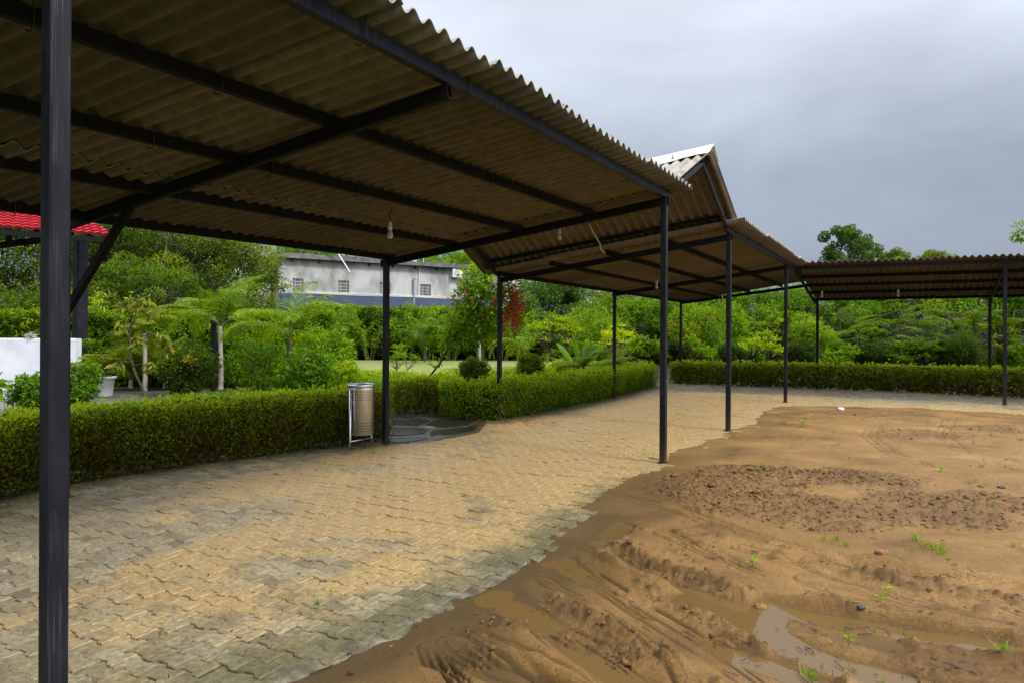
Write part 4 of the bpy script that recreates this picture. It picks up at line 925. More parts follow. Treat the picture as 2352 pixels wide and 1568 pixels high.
def hedge(name, label, path, back, z1, mat_top, mat_side, group=None, seed=0, dens=1700, L=.034, W_=.019, twigs=True, z0=0.0, tw=1.0, low=.45, wob=.05):
    """clipped hedge: path = front base line (list of xy), back(list) = back line. Leaves on top and faces, twigs inside"""
    ctr = np.mean(np.array(path), axis=0)
    t = thing(name, label, 'hedge', (ctr[0], ctr[1], 0), group); r = np.random.default_rng(seed+40)
    F = np.array(path); B = np.array(back)
    def resample(Q, n):
        s = np.concatenate([[0], np.cumsum(np.linalg.norm(np.diff(Q, axis=0), axis=1))]); u = np.linspace(0, s[-1], n); return np.stack([np.interp(u, s, Q[:, i]) for i in (0, 1)], 1), s[-1]
    n_ = 200; Fr, Ls = resample(F, n_); Br, _ = resample(B, n_)
    outn = unit(Fr-Br); width = np.linalg.norm(Fr-Br, axis=1).mean(); H_ = z1-z0
    def pt(u, v): i = u*(n_-1); i0 = np.minimum(i.astype(int), n_-2); f = (i-i0)[:, None]; a = Fr[i0]*(1-f)+Fr[i0+1]*f; b = Br[i0]*(1-f)+Br[i0+1]*f; return a+(b-a)*v[:, None], unit(a-b)
    def wobn(P, z, k): return (vnoise(P[:, 0]*2.1+P[:, 1]*1.3, z*2.3+P[:, 1], k)-.5)*2*wob+(vnoise(P[:, 0]*6+P[:, 1]*5, z*6, k+1)-.5)*wob*.8
    # top
    Lt = Leaves(seed); n = int(Ls*width*dens*1.15); u = r.uniform(0, 1, n); v = r.uniform(-.03, 1.03, n); P, nn = pt(u, v)
    z = z1+wobn(P, P[:, 0]*0, 3)*.8-r.exponential(.03, n)-.09*np.clip((.12-v)/.12, 0, 1)**2+r.normal(0, .006, n)
    P3 = np.stack([P[:, 0], P[:, 1], z], 1); cv = (vnoise(P[:, 0]*3, P[:, 1]*3, 6)-.5)*.5
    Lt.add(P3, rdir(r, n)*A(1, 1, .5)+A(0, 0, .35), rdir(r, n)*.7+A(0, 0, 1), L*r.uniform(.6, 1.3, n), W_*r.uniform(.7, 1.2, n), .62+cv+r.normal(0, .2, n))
    k = int(Ls*26*min(1, dens/1000)); uu = r.uniform(0, 1, k); Pk, _ = pt(uu, r.uniform(0, 1, k)); m_ = int(9)    # stray shoots
    for q in Pk:
        hh = r.uniform(.03, .10); zs = z1+hh*r.uniform(0, 1, m_); Lt.add(np.stack([q[0]+r.normal(0, .012, m_), q[1]+r.normal(0, .012, m_), zs], 1), rdir(r, m_)+A(0, 0, .6), rdir(r, m_), L*r.uniform(.7, 1.1, m_), W_, .8+r.normal(0, .12, m_))
    Lt.build('top_growth', mat_top, t)
    # faces: front, back, ends
    Lf = Leaves(seed+1)
    def face(P, nn, n, z):
        dep = r.exponential(.055, n)*(1+1.6*np.clip((low-z/H_)/low, 0, 1)); zz = z0+z
        off = wobn(P, zz, 9)-dep-.05*np.clip((z/H_-.9)/.1, 0, 1)
        Q3 = np.stack([P[:, 0]+nn[:, 0]*off, P[:, 1]+nn[:, 1]*off, zz], 1); n3 = np.concatenate([nn, np.zeros((n, 1))], 1)
        cv = (vnoise(P[:, 0]*4+P[:, 1]*3, zz*5, 6)-.5)*.5
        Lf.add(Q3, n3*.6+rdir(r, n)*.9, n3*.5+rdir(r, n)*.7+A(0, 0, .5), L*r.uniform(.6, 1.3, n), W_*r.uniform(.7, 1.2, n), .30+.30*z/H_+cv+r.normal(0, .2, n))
    def zsamp(n):
        z = r.uniform(0, 1, n); keep = r.uniform(0, 1, n) < np.clip(.42+z/low*.65, 0, 1); z = z[keep]; return z*H_
    z = zsamp(int(Ls*H_*dens*1.35)); n = len(z); u = r.uniform(0, 1, n); P, nn = pt(u, np.zeros(n)); face(P, nn, n, z)
    z = zsamp(int(Ls*H_*dens*.45)); n = len(z); u = r.uniform(0, 1, n); P, nn = pt(u, np.ones(n)); face(P, -nn, n, z)
    for e in (0, 1):
        z = zsamp(int(width*H_*dens*1.3)); n = len(z); v = r.uniform(0, 1, n); P, nn = pt(np.full(n, float(e)), v); tt = unit((Fr[-1]-Fr[-2]) if e else (Fr[0]-Fr[1])); face(P, np.repeat(tt[None], n, 0), n, z)
    # inner leaves
    n = int(Ls*H_*dens*3.2); u = r.uniform(0, 1, n); v = r.uniform(.10, .95, n); P, nn = pt(u, v); z = z0+H_*r.uniform(.0, .97, n)
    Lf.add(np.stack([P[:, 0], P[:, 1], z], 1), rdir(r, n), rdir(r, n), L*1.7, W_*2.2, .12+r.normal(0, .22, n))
    Lf.build('side_growth', mat_side, t)
    if twigs:
        nt_ = int(Ls*55*tw); V = []; Q = []; 
        u = r.uniform(0, 1, nt_); v = np.clip(r.exponential(.25, nt_), 0.02, .95); P, nn = pt(u, v); m = Leaves(seed+5)
        a = np.stack([P[:, 0], P[:, 1], np.full(nt_, z0-.02)], 1)
        for k in range(7):
            d = unit(np.stack([r.normal(0, .55, nt_), r.normal(0, .55, nt_), r.uniform(.5, 1.1, nt_)], 1)); l = H_*r.uniform(.12, .24, nt_)
            b = a+d*l[:, None]
            m.add(a, d, rdir(r, nt_), l*1.05, .0075-.0008*k, r.uniform(0, 1, nt_), bend=0)
            if k > 1:
                d2 = rdir(r, nt_)+A(0, 0, .2); m.add(a, d2, rdir(r, nt_), l*1.1, .0038, r.uniform(0, 1, nt_), bend=0)
            a = np.where((b[:, 2] < z1-.03)[:, None], b, a)
        m.build('twigs', M['twig'], t)
    return t
def off_path(path, d):
    P = np.array(path); T = unit(np.gradient(P, axis=0)); return [p+np.array([-t_[1], t_[0]])*d for p, t_ in zip(P, T)]
# ================================================================ SETTING BEHIND: lawn, beds, path
def sheet(name, pts, z, mat, kind='structure'):
    me = bpy.data.meshes.new(name); me.from_pydata([(p[0], p[1], z) for p in pts], [], [tuple(range(len(pts)))]); me.materials.append(M[mat])
    if me.polygons[0].normal.z < 0: me.polygons[0].flip()
    return tag(link(name, me), kind=kind)
sheet('soil_bed', [(-60, 2), (60, 2), (60, 70), (-60, 70)], -.075, 'soil')
lw = [gp(560, 905), gp(905, 872), gp(1120, 858), gp(1400, 850), gp(1420, 826), gp(700, 826), gp(500, 850)]
sheet('lawn', lw, -.02, 'lawn')
M['patio'] = noisy('grey patio stone', [(.3, (.09, .08, .065)), (.7, (.20, .18, .15))], scale=3, detail=8, rough=.5, bump=.3)
sheet('patio', [gp(-200, 960), gp(60, 945), gp(420, 915), gp(560, 905), gp(470, 893), gp(-200, 900)], -.03, 'patio')
# flagstones by the second post
def flags():
    m = MB(); mm = MB()
    fl = [[(893, 948), (945, 943), (962, 955), (940, 962), (893, 958)], [(950, 944), (1015, 946), (1045, 952), (1010, 958), (968, 957)], [(893, 962), (938, 965), (968, 960), (990, 967), (958, 978), (900, 976)],
          [(975, 976), (1005, 963), (1048, 958), (1095, 965), (1072, 978), (1020, 982)], [(893, 982), (955, 982), (985, 986), (975, 996), (920, 1002), (893, 1000)], [(990, 990), (1055, 984), (1098, 976), (1092, 990), (1040, 998), (985, 1000)], [(893, 1006), (960, 1004), (985, 1008), (940, 1016), (893, 1016)]]
    r = random.Random(4)
    for q in fl:
        P = [gp(*a) for a in q]; c = sum(P)/len(P); P = [c+(p-c)*.96 for p in P]; n = len(P); z = .012+r.uniform(0, .006)
        Vt = [(p[0], p[1], z+r.uniform(-.002, .002)) for p in P]+[(p[0], p[1], -.03) for p in P]+[(c[0], c[1], z)]
        m.add(Vt, [(i, n+i, n+(i+1) % n, (i+1) % n) for i in range(n)], [(i, (i+1) % n, 2*n) for i in range(n)])
    m.build('flagstone_path', M['slate']); tag(bpy.data.objects['flagstone_path'], kind='structure')
flags()
bed = [gp(885, 1020), gp(885, 940), gp(1050, 940), gp(1120, 968), gp(1100, 992), gp(985, 1014)]
sheet('path_mortar', bed, .0035, 'mortar')

# ================================================================ HEDGES
hedF = [np.array(q) for q in hedF]
h1b = off_path(hedF, .75)
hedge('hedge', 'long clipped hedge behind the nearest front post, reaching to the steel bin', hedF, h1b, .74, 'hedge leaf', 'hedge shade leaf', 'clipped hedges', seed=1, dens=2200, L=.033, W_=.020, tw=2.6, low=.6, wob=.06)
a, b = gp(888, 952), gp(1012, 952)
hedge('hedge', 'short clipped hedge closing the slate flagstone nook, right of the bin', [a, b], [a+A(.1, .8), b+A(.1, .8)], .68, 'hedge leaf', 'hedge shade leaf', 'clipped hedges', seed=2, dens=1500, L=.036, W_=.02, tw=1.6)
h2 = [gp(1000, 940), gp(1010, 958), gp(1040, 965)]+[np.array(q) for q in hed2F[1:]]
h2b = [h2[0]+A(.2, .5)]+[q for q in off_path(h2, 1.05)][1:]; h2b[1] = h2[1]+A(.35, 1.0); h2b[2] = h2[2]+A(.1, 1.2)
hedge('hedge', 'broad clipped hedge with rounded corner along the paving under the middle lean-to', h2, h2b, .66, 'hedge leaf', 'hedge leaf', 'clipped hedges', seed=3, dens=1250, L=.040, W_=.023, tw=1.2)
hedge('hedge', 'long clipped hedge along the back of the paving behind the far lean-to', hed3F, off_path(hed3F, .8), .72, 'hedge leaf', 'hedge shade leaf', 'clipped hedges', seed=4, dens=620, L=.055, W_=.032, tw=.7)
h4 = [gp(1380, 826), gp(1560, 834), gp(1800, 836), gp(2352, 852)]; h4.append(h4[-1]+(h4[-1]-h4[-2])*.8)
h4 = [q*1.0 for q in h4]
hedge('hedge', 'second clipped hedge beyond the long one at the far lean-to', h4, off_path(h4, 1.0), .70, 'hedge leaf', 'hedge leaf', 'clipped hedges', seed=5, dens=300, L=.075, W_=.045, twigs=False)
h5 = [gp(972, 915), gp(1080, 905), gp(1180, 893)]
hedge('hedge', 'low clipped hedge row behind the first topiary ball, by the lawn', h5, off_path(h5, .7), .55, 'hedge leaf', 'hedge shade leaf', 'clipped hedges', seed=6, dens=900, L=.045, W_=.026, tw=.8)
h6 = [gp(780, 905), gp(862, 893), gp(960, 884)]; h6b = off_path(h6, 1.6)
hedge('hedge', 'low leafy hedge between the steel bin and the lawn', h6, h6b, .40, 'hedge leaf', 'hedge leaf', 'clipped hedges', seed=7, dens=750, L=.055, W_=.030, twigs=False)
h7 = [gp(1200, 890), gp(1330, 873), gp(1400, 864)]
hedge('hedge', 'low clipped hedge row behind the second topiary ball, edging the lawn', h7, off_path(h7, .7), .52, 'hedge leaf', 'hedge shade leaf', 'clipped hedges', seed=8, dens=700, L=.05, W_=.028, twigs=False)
# low planting between hedge rows
def cover(name, pts, z, n, seed, mat='bright leaf', L=.09, W_=.03):
    P = np.array(pts); r = np.random.default_rng(seed); lo, hi = P.min(0), P.max(0); X_ = r.uniform(lo[0], hi[0], n*3); Y_ = r.uniform(lo[1], hi[1], n*3); k = inpoly(X_, Y_, [tuple(q) for q in pts]); X_, Y_ = X_[k][:n], Y_[k][:n]; n = len(X_)
    Lv = Leaves(seed); zz = z*(.55+.6*fbm(X_*1.8, Y_*1.8, 3, seed))*r.uniform(.5, 1, n)
    Lv.add(np.stack([X_, Y_, zz], 1), rdir(r, n)*A(1, 1, .5)+A(0, 0, .5), rdir(r, n)*.6+A(0, 0, 1), L*r.uniform(.6, 1.2, n), W_, .5+(fbm(X_*2, Y_*2, 2, seed)-.4)+r.normal(0, .2, n))
    o = Lv.build(name, mat); return tag(o, kind='stuff', label=None)
cover('ground_cover', [gp(1040, 925), gp(1180, 905), gp(1500, 872), gp(1500, 850), gp(1200, 868), gp(1010, 885)], .55, 26000, 3)
cover('ground_cover', [gp(1540, 862), gp(1900, 868), gp(2352, 880), gp(2352, 848), gp(1800, 838), gp(1540, 838)], .34, 26000, 4, L=.12, W_=.045)
cover('ground_cover', [gp(-100, 1095), gp(300, 1045), gp(700, 985), gp(860, 960), gp(760, 925), gp(560, 905), gp(420, 915), gp(250, 945), gp(-100, 975)], .16, 26000, 15, 'bright leaf', L=.07, W_=.02)
cover('ground_cover', [gp(760, 925), gp(930, 900), gp(930, 890), gp(760, 890)], .45, 6000, 5)
cover('ground_cover', [gp(-100, 826), gp(2500, 826), gp(2500, 806), gp(-100, 806)], .8, 12000, 6, 'mid leaf', L=.3, W_=.1)
# ================================================================ BUILDINGS AND WALLS
def X_(px, Y): return at(px, 770, Y)[0]
M['plaster'] = noisy('stained grey plaster', [(.34, (.14, .14, .13)), (.44, (.30, .30, .285)), (.52, (.42, .42, .405)), (.66, (.52, .515, .50))], scale=.5, detail=12, rough=.85, bump=.2, bscale=5, stretch=(1, 1, .6))
M['navy'] = noisy('navy painted wall', [(.3, (.035, .055, .105)), (.7, (.055, .08, .14))], scale=.6, detail=6, rough=.7, bump=.1)
M['concrete'] = noisy('weathered concrete slab', [(.3, (.05, .048, .042)), (.6, (.17, .165, .15)), (.8, (.25, .24, .22))], scale=1.2, detail=9, rough=.9, bump=.3)
M['frame'] = noisy('brown window frame', [(.3, (.16, .11, .08)), (.7, (.25, .18, .13))], scale=5, rough=.7)
M['glass'] = noisy('window glass', [(.3, (.10, .11, .12)), (.7, (.2, .21, .22))], scale=1, rough=.15, bump=0)
M['grey_pipe'] = noisy('grey drain pipe', [(.3, (.20, .24, .29)), (.7, (.28, .32, .37))], scale=3, rough=.5, bump=0)
M['white_pipe'] = noisy('white pipe', [(.3, (.6, .6, .58)), (.7, (.72, .72, .7))], scale=3, rough=.5, bump=0)
Wl = A(-17.1, 50.0); Wd_ = unit(A(14.26, 8.6)); Wlen = 35.6; Wn = A(Wd_[1], -Wd_[0])
if Wn @ (-Wl) < 0: Wn = -Wn
def wp(s, z, o=0.0): p = Wl+Wd_*s+Wn*o; return A(p[0], p[1], z)
def s_of(px):
    k = (px-CX)/FPX; return (k*Wl[1]-Wl[0])/(Wd_[0]-k*Wd_[1])
bld = thing('building', 'long grey stained plaster building with navy lower band, beyond the lawn hedge', 'building', (*wp(10, 0)[:2], 0))
wins = [(s_of(684)-.4, .8), (s_of(789)-.42, .84), (s_of(884)-.45, .9), (s_of(977)-.48, .96), (s_of(1062)-.5, 1.0), (s_of(1360)-.5, 1.0)]
zb, zt, ztop = 4.72, 5.68, 7.1
m = MB(); xs = sorted([0, Wlen]+[v for s, w_ in wins for v in (s, s+w_)])
for i in range(len(xs)-1):
    a, b = xs[i], xs[i+1]; isw = any(abs(a-s) < 1e-6 for s, _ in wins)
    for (z0, z1) in ((0, zb), (zb, zt), (zt, ztop)):
        if isw and z0 == zb: continue
        m.quad(wp(a, z0), wp(b, z0), wp(b, z1), wp(a, z1))
    if isw:
        for q in ((wp(a, zb), wp(b, zb), wp(b, zb, -.2), wp(a, zb, -.2)), (wp(a, zt), wp(a, zt, -.2), wp(b, zt, -.2), wp(b, zt)), (wp(a, zb), wp(a, zb, -.2), wp(a, zt, -.2), wp(a, zt)), (wp(b, zb), wp(b, zt), wp(b, zt, -.2), wp(b, zb, -.2))): m.quad(*q)
m.quad(wp(0, 0), wp(0, ztop), wp(0, ztop, -9), wp(0, 0, -9)); m.quad(wp(Wlen, 0), wp(Wlen, 0, -9), wp(Wlen, ztop, -9), wp(Wlen, ztop)); m.quad(wp(0, ztop), wp(Wlen, ztop), wp(Wlen, ztop, -9), wp(0, ztop, -9))
m.build('wall', M['plaster'], bld)
for s, w_ in wins:
    f = MB()
    for a, b, c, d in ((s, s+w_, zb, zb+.07), (s, s+w_, zt-.07, zt), (s, s+.07, zb+.07, zt-.07), (s+w_-.07, s+w_, zb+.07, zt-.07), (s+w_/2-.03, s+w_/2+.03, zb+.07, zt-.07)):
        P = [wp(x, z, o) for o in (-.16, -.05) for x, z in ((a, c), (b, c), (b, d), (a, d))]; f.add(P, [(0, 3, 2, 1), (4, 5, 6, 7), (0, 1, 5, 4), (1, 2, 6, 5), (2, 3, 7, 6), (3, 0, 4, 7)])
    fo = f.build('window', M['frame'], bld)
    g = MB(); g.quad(wp(s+.05, zb+.05, -.12), wp(s+w_-.05, zb+.05, -.12), wp(s+w_-.05, zt-.05, -.12), wp(s+.05, zt-.05, -.12)); g.build('pane', M['glass'], fo)
    g = MB()
    for k in (1, 3): x = s+w_*k/4; g.tube([wp(x, zb+.02, -.03), wp(x, zt-.02, -.03)], .012, 4)
    for k in range(1, 4): z = zb+(zt-zb)*k/4; g.tube([wp(s+.02, z, -.03), wp(s+w_-.02, z, -.03)], .012, 4)
    g.build('bars', M['white_pipe'], fo)
m = MB()
for i in range(30):
    s0_, s1_ = -.3+i*(Wlen+.6)/30, -.3+(i+1)*(Wlen+.6)/30; P = [wp(x, z, o) for o in (-.3, .55) for x, z in ((s0_, 7.12), (s1_, 7.12), (s1_, 7.48+.04*math.sin(i*2.1)), (s0_, 7.48+.04*math.sin(i*2.1-2.1)))]
    m.add(P, [(0, 3, 2, 1), (4, 5, 6, 7), (0, 1, 5, 4), (2, 3, 7, 6)]+([(3, 0, 4, 7)] if i == 0 else [])+([(1, 2, 6, 5)] if i == 29 else []))
m.build('roof_slab', M['concrete'], bld)
m = MB()
for i in range(18):
    s = 1+i*1.95; c = wp(s, 6.99, .25); m.bar(wp(s, 6.99, -.02), wp(s, 7.04, .42), .16, .2)
m.build('bracket', M['rust'], bld)
m = MB(); z = 4.55
P = [wp(x, z_, o) for o in (.004, .12) for x, z_ in ((0, 0), (Wlen, 0), (Wlen, z), (0, z))]; m.add(P, [(4, 5, 6, 7), (3, 7, 6, 2), (0, 4, 7, 3), (1, 2, 6, 5)]); m.build('lower_band', M['navy'], bld)
m = MB()
for k, zz_ in enumerate((4.58, 4.65, 4.73)): m.tube([wp(x, zz_+.02*math.sin(x*.8+k), .13) for x in np.linspace(2, Wlen-3, 20)], .022, 5)
m.build('cable_run', M['white_pipe'], bld)
s = s_of(965); m = MB(); m.tube([wp(s, 8.3, .7), wp(s-.05, 7.4, .7), wp(s-.15, 6.9, .1), wp(s-.2, 4.6, .1)], .035, 6); m.build('vent_pipe', M['white_pipe'], bld)
s = s_of(948.5); m = MB(); m.tube([wp(s+.12, 6.12, .16), wp(s, 6.1, .16), wp(s, 6.0, .16), wp(s, 2.5, .16)], .085, 8); m.build('drain_pipe', M['grey_pipe'], bld)
def ac(px, py, label, k=1.0):
    s = s_of(px); Yc = wp(s, 0)[1]; z = at(px, py, Yc)[2]; t = thing('air_conditioner', label, 'air conditioner', wp(s, z, .3))
    m = MB(); ang = math.atan2(Wd_[1], Wd_[0]); c = wp(s, z, .32); m.box(c, (.92*k, .36, .68*k), rz=ang); m.build('casing', M['white_plastic'], t)
    m = MB(); cc = wp(s-.12*k, z, .505)
    for r0 in (.07, .13, .19, .25):
        m.tube([cc+A(Wd_[0]*math.cos(a)*r0*k, Wd_[1]*math.cos(a)*r0*k, math.sin(a)*r0*k) for a in np.linspace(0, 2*math.pi, 17)], .012, 4, cap=False)
    m.build('fan_grille', M['grey_pipe'], t)
    m = MB(); m.bar(wp(s-.3*k, z-.37*k, .02), wp(s-.3*k, z-.37*k, .5), .05, .05); m.bar(wp(s+.3*k, z-.37*k, .02), wp(s+.3*k, z-.37*k, .5), .05, .05); m.build('bracket', M['rust'], t)
ac(1045, 629, 'white outdoor air conditioner unit high on the grey plaster wall'); ac(1370, 665, 'white outdoor air conditioner far along the wall, partly behind trees', .9)
m = MB(); a_, b_ = at(777, 583, 49.5), at(804, 626, 48.6); m.tube([a_, b_], .045, 6); m.tube([a_, a_+A(.45, .2, -.1)], .03, 5); tag(m.build('metal_pole', M['white_pipe']), 'thin white pole slanting from the eave of the grey building', 'pole')
# grey annexe at the left end, partly behind trees
m = MB(); P0, P1_ = wp(-.35, 0, -1.2), wp(-6.5, 0, -2.2); zA = 7.3
m.add([P0, P1_, P1_+A(0, 0, zA), P0+A(0, 0, zA), P0-A(Wn[0], Wn[1], 0)*8, P1_-A(Wn[0], Wn[1], 0)*8, P1_-A(Wn[0]*8, Wn[1]*8, -zA), P0-A(Wn[0]*8, Wn[1]*8, -zA)], [(0, 1, 2, 3), (1, 5, 6, 2), (0, 3, 7, 4), (3, 2, 6, 7), (4, 7, 6, 5)])
an = tag(m.build('annexe', M['plaster']), 'pale plaster annexe behind the trees, at the left end of the long building', 'building')
c = (P0*.55+P1_*.45)+A(Wn[0], Wn[1], 0)*.03; m = MB(); m.box(c+A(0, 0, 6.6), (.9, .06, .6), rz=math.atan2(Wd_[1], Wd_[0])); w1 = m.build('window', M['glass'], an)
# shed roof far behind
q = thing('shed', 'pale blue ribbed metal roof of a shed far behind the grey building', 'shed', (X_(925, 82), 82, 0))
m = MB(); c0 = X_(900, 82); c1 = X_(952, 82)
zl, zr = at(905, 590, 82)[2], at(952, 566, 82)[2]
m.add([(c0, 82, zl), (c1, 82, zr), (c1, 90, zr), (c0, 90, zl), (c0, 82, zl-.15), (c1, 82, zr-.15), (c1, 90, zr-.15), (c0, 90, zl-.15)], [(0, 1, 2, 3), (4, 7, 6, 5), (0, 4, 5, 1), (1, 5, 6, 2), (2, 6, 7, 3), (3, 7, 4, 0)]); m.build('roof', M['grey_pipe'], q)
m = MB(); m.add([(c0+.1, 82.2, 0), (c1-.1, 82.2, 0), (c1-.1, 82.2, zr-.2), (c0+.1, 82.2, zl-.2), (c1-.1, 89, 0), (c1-.1, 89, zr-.2)], [(0, 1, 2, 3), (1, 4, 5, 2)]); m.build('wall', M['white_metal'], q)
# dark boundary wall behind the right-hand garden
m = MB(); a_, b_ = A(X_(1255, 47), 47), A(X_(2700, 33), 33); m.bar((a_[0], a_[1], 1.1), (b_[0], b_[1], 1.1), .25, 2.2)
tag(m.build('boundary_wall', M['navy']), 'dark navy boundary wall glimpsed behind the garden trees', 'wall')

# red tiled pavilion
pv = thing('pavilion', 'open pavilion with glossy red tiled roof on black steel posts, behind the white wall', 'pavilion', (X_(185, 19), 19, 0))
M['red_tile'] = noisy('glossy red metal tiles', [(.3, (.40, .005, .018)), (.7, (.52, .012, .03))], scale=3, rough=.42, bump=.05)
E1 = at(256, 544, 18.0); ed = unit(A(-.80, -.60)); pu = A(-.60, .80); rise = .36
m = MB(); V_ = []; nu, rows = 150, 9; du = .034; rp = .30; n0 = 0
for j in range(rows):
    b0 = j*rp
    rw = []
    for (bb, lift) in ((b0, .062), (b0+rp*.45, .040), (b0+rp+.02, .008)):
        for i in range(nu):
            a0 = .20*b0+i*du; wv = .042*abs(math.sin(math.pi*a0/.19))**.8; x = E1[:2]+ed*a0+pu*bb
            stag = .02*math.sin(math.pi*a0/.19)
            rw.append((x[0], x[1], E1[2]+rise*bb+lift+wv))
    for i in range(nu):
        x = rw[i]; rw.append((x[0]+pu[0]*.05, x[1]+pu[1]*.05, x[2]-.060))
    m.add(rw, [(k*nu+i, k*nu+i+1, (k+1)*nu+i+1, (k+1)*nu+i) for k in range(2) for i in range(nu-1)]+[(3*nu+i, 3*nu+i+1, i+1, i) for i in range(nu-1)])
m.build('roof', M['red_tile'], pv, False)
def ep(a, b, z): x = E1[:2]+ed*a+pu*b; return A(x[0], x[1], z)
m = MB(); m.bar(ep(.15, .12, 4.0), ep(6, .12, 4.0), .08, .14); m.bar(ep(.35, .1, 3.95), ep(.8, 2.6, 4.85), .07, .12); m.build('eave_beam', M['beam'], pv)
for px, Yp, wd in ((184, 19.0, .29), (-60, 17.6, .29)):
    m = MB(); x = X_(px, Yp); m.bar((x, Yp, 0), (x, Yp, 4.2), wd, wd, up=(.5, .86, 0)); m.build('post', M['steel'], pv)
m = MB(); m.bar(at(-60, 572, 16.9), at(170, 541, 18.6), .10, .17); m.build('tie_beam', M['beam'], pv)
for px in (20, 84): m = MB(); p_ = at(px, 562-px*.12, 17.2); m.bar(p_, p_+A(0, 0, .35), .10, .10, up=(0, 1, 0)); m.build('strut', M['beam'], pv)
m = MB(); m.bar(at(205, 545, 18.3)+A(0, 0, 0), at(238, 556, 18.1), .05, .12); m.build('bracket', M['beam'], pv)
# white wall
m = MB(); a_, b_ = A(X_(-260, 16.2), 16.2), A(X_(181, 16.7), 16.7); m.bar((a_[0], a_[1], .69), (b_[0], b_[1], .69), .28, 1.46)
tag(m.build('garden_wall', M['white_wall']), 'low white painted wall in front of the red roofed pavilion', 'wall')
lv = Leaves(77); c = at(70, 771, 16.45); n = 90; lv.add(np.repeat(c[None], n, 0)-A(0, 0, .03), rdir(lv.r, n)*A(1.6, 1, .7)+A(0, 0, .45), rdir(lv.r, n), .17*lv.r.uniform(.5, 1, n), .03, lv.r.uniform(0, 1, n), bend=.25)
M['drygrass'] = leafmat('dry pale flower', [(0, (.35, .30, .24)), (1, (.62, .57, .5))], trans=.2)
tag(lv.build('dried_flower', 'drygrass'), 'pale dried flower tuft lying on top of the white wall', 'flower')
# sign post behind the pale palm
sp_ = thing('sign_post', 'black post carrying a small brown slatted sign, beside the pale trunked palm', 'sign post', (X_(490, 18.6), 18.6, 0))
m = MB(); x = X_(491, 18.6); m.bar((x, 18.6, 0), (x, 18.6, 2.1), .11, .11, up=(0, 1, 0)); m.build('post', M['steel'], sp_)
m = MB()
for k in range(3): z = at(500, 727+7*k, 18.5)[2]; m.bar((X_(483, 18.5), 18.52, z), (X_(523, 18.5), 18.52, z), .03, .07)
m.build('slat_board', M['bark'], sp_)

# ================================================================ STEEL BIN
bp = A(X_(829, 9.42), 9.45); ba = math.radians(62); bx = A(math.cos(ba), math.sin(ba))
bn = thing('litter_bin', 'cylindrical stainless steel litter bin swinging on a two-legged frame by the hedge', 'bin', (bp[0], bp[1], 0))
m = MB(); r0 = .183
pr = [(0, .175), (r0-.012, .175), (r0, .187), (r0, .80), (r0+.002, .803), (r0+.002, .815), (r0, .818), (r0, .868), (r0-.004, .868), (r0-.004, .20), (0, .20)]
m.lathe(pr, (bp[0], bp[1], 0), 48); drum = m.build('drum', M['stainless'], bn, True)
m = MB(); m.lathe([(r0+.001, .825), (r0+.006, .825), (r0+.006, .868), (r0+.001, .874), (r0-.008, .872), (r0-.008, .86)], (bp[0], bp[1], 0), 48); m.build('rim', M['stainless'], drum, True)
m = MB()
for z0 in ([.80-.035*k-.03 for k in range(4)]+[.345-.035*k for k in range(4)]):
    for k in range(46):
        a = 2*math.pi*k/46; c = A(bp[0]+(r0+.0006)*math.cos(a), bp[1]+(r0+.0006)*math.sin(a), z0); t_ = A(-math.sin(a), math.cos(a), 0); h_ = .0062
        m.add([c+t_*h_*math.cos(b)+A(0, 0, h_*math.sin(b)) for b in np.arange(6)*math.pi/3], [(0, 1, 2, 3), (0, 3, 4, 5)])
tag(m.build('perforations', M['dark'], drum))
for sg in (-1, 1):
    q = bp+bx*sg*.222; m = MB(); m.tube([(q[0]+bx[0]*sg*.01, q[1]+bx[1]*sg*.01, 0), (q[0], q[1], .12), (q[0], q[1], .80)], .0165, 12); m.build('leg', M['stainless'], bn, True)
    m = MB(); c = bp+bx*sg*.182; m.tube([(c[0], c[1], .62), (q[0], q[1], .62)], .011, 8); m.build('pivot', M['stainless'], bn, True)
m = MB(); a_, b_ = bp-bx*.222, bp+bx*.222; m.tube([(a_[0], a_[1], .10), (b_[0], b_[1], .10)], .011, 8); m.build('crossbar', M['stainless'], bn, True)
def cloth(name, label, c, sx, sz, seed, drop=0, cat='cloth'):
    r = np.random.default_rng(seed); n = 9; V_ = []
    for i in range(n):
        for j in range(n):
            u, v = i/(n-1)-.5, j/(n-1)-.5; V_.append((c[0]+u*sx, c[1]+v*sx*.5, c[2]+abs(math.sin(u*7+seed)*math.cos(v*6))*sz+r.uniform(0, sz*.3)-drop*abs(v)*abs(u)*3))
    m = MB(); m.add(V_, [(i*n+j, (i+1)*n+j, (i+1)*n+j+1, i*n+j+1) for i in range(n-1) for j in range(n-1)]); tag(m.build(name, M['blue_cloth'], None, True), label, cat)
q = gp(737, 1026); cloth('plastic_scrap', 'crumpled scrap of pale blue plastic at the foot of the hedge beside the bin', (q[0], q[1], .01), .16, .05, 1, cat='scrap')
q = gp(1020, 938); m = MB(); m.tube([(q[0], q[1], 0), (q[0]+.02, q[1], .14), (q[0]+.09, q[1], .18), (q[0]+.12, q[1], .04)], .035, 8); tag(m.build('hose_end', M['blue_cloth'], None, True), 'short bent blue pipe sticking up behind the slate flagstones', 'pipe')
q1, q2 = gp(1054, 946), gp(1086, 941); m = MB(); m.tube([(q1[0], q1[1], .03), (q2[0], q2[1], .08)], .012, 6); tag(m.build('stick', M['pipe']), 'pale stick lying between the slate flagstones and the rounded hedge', 'stick')

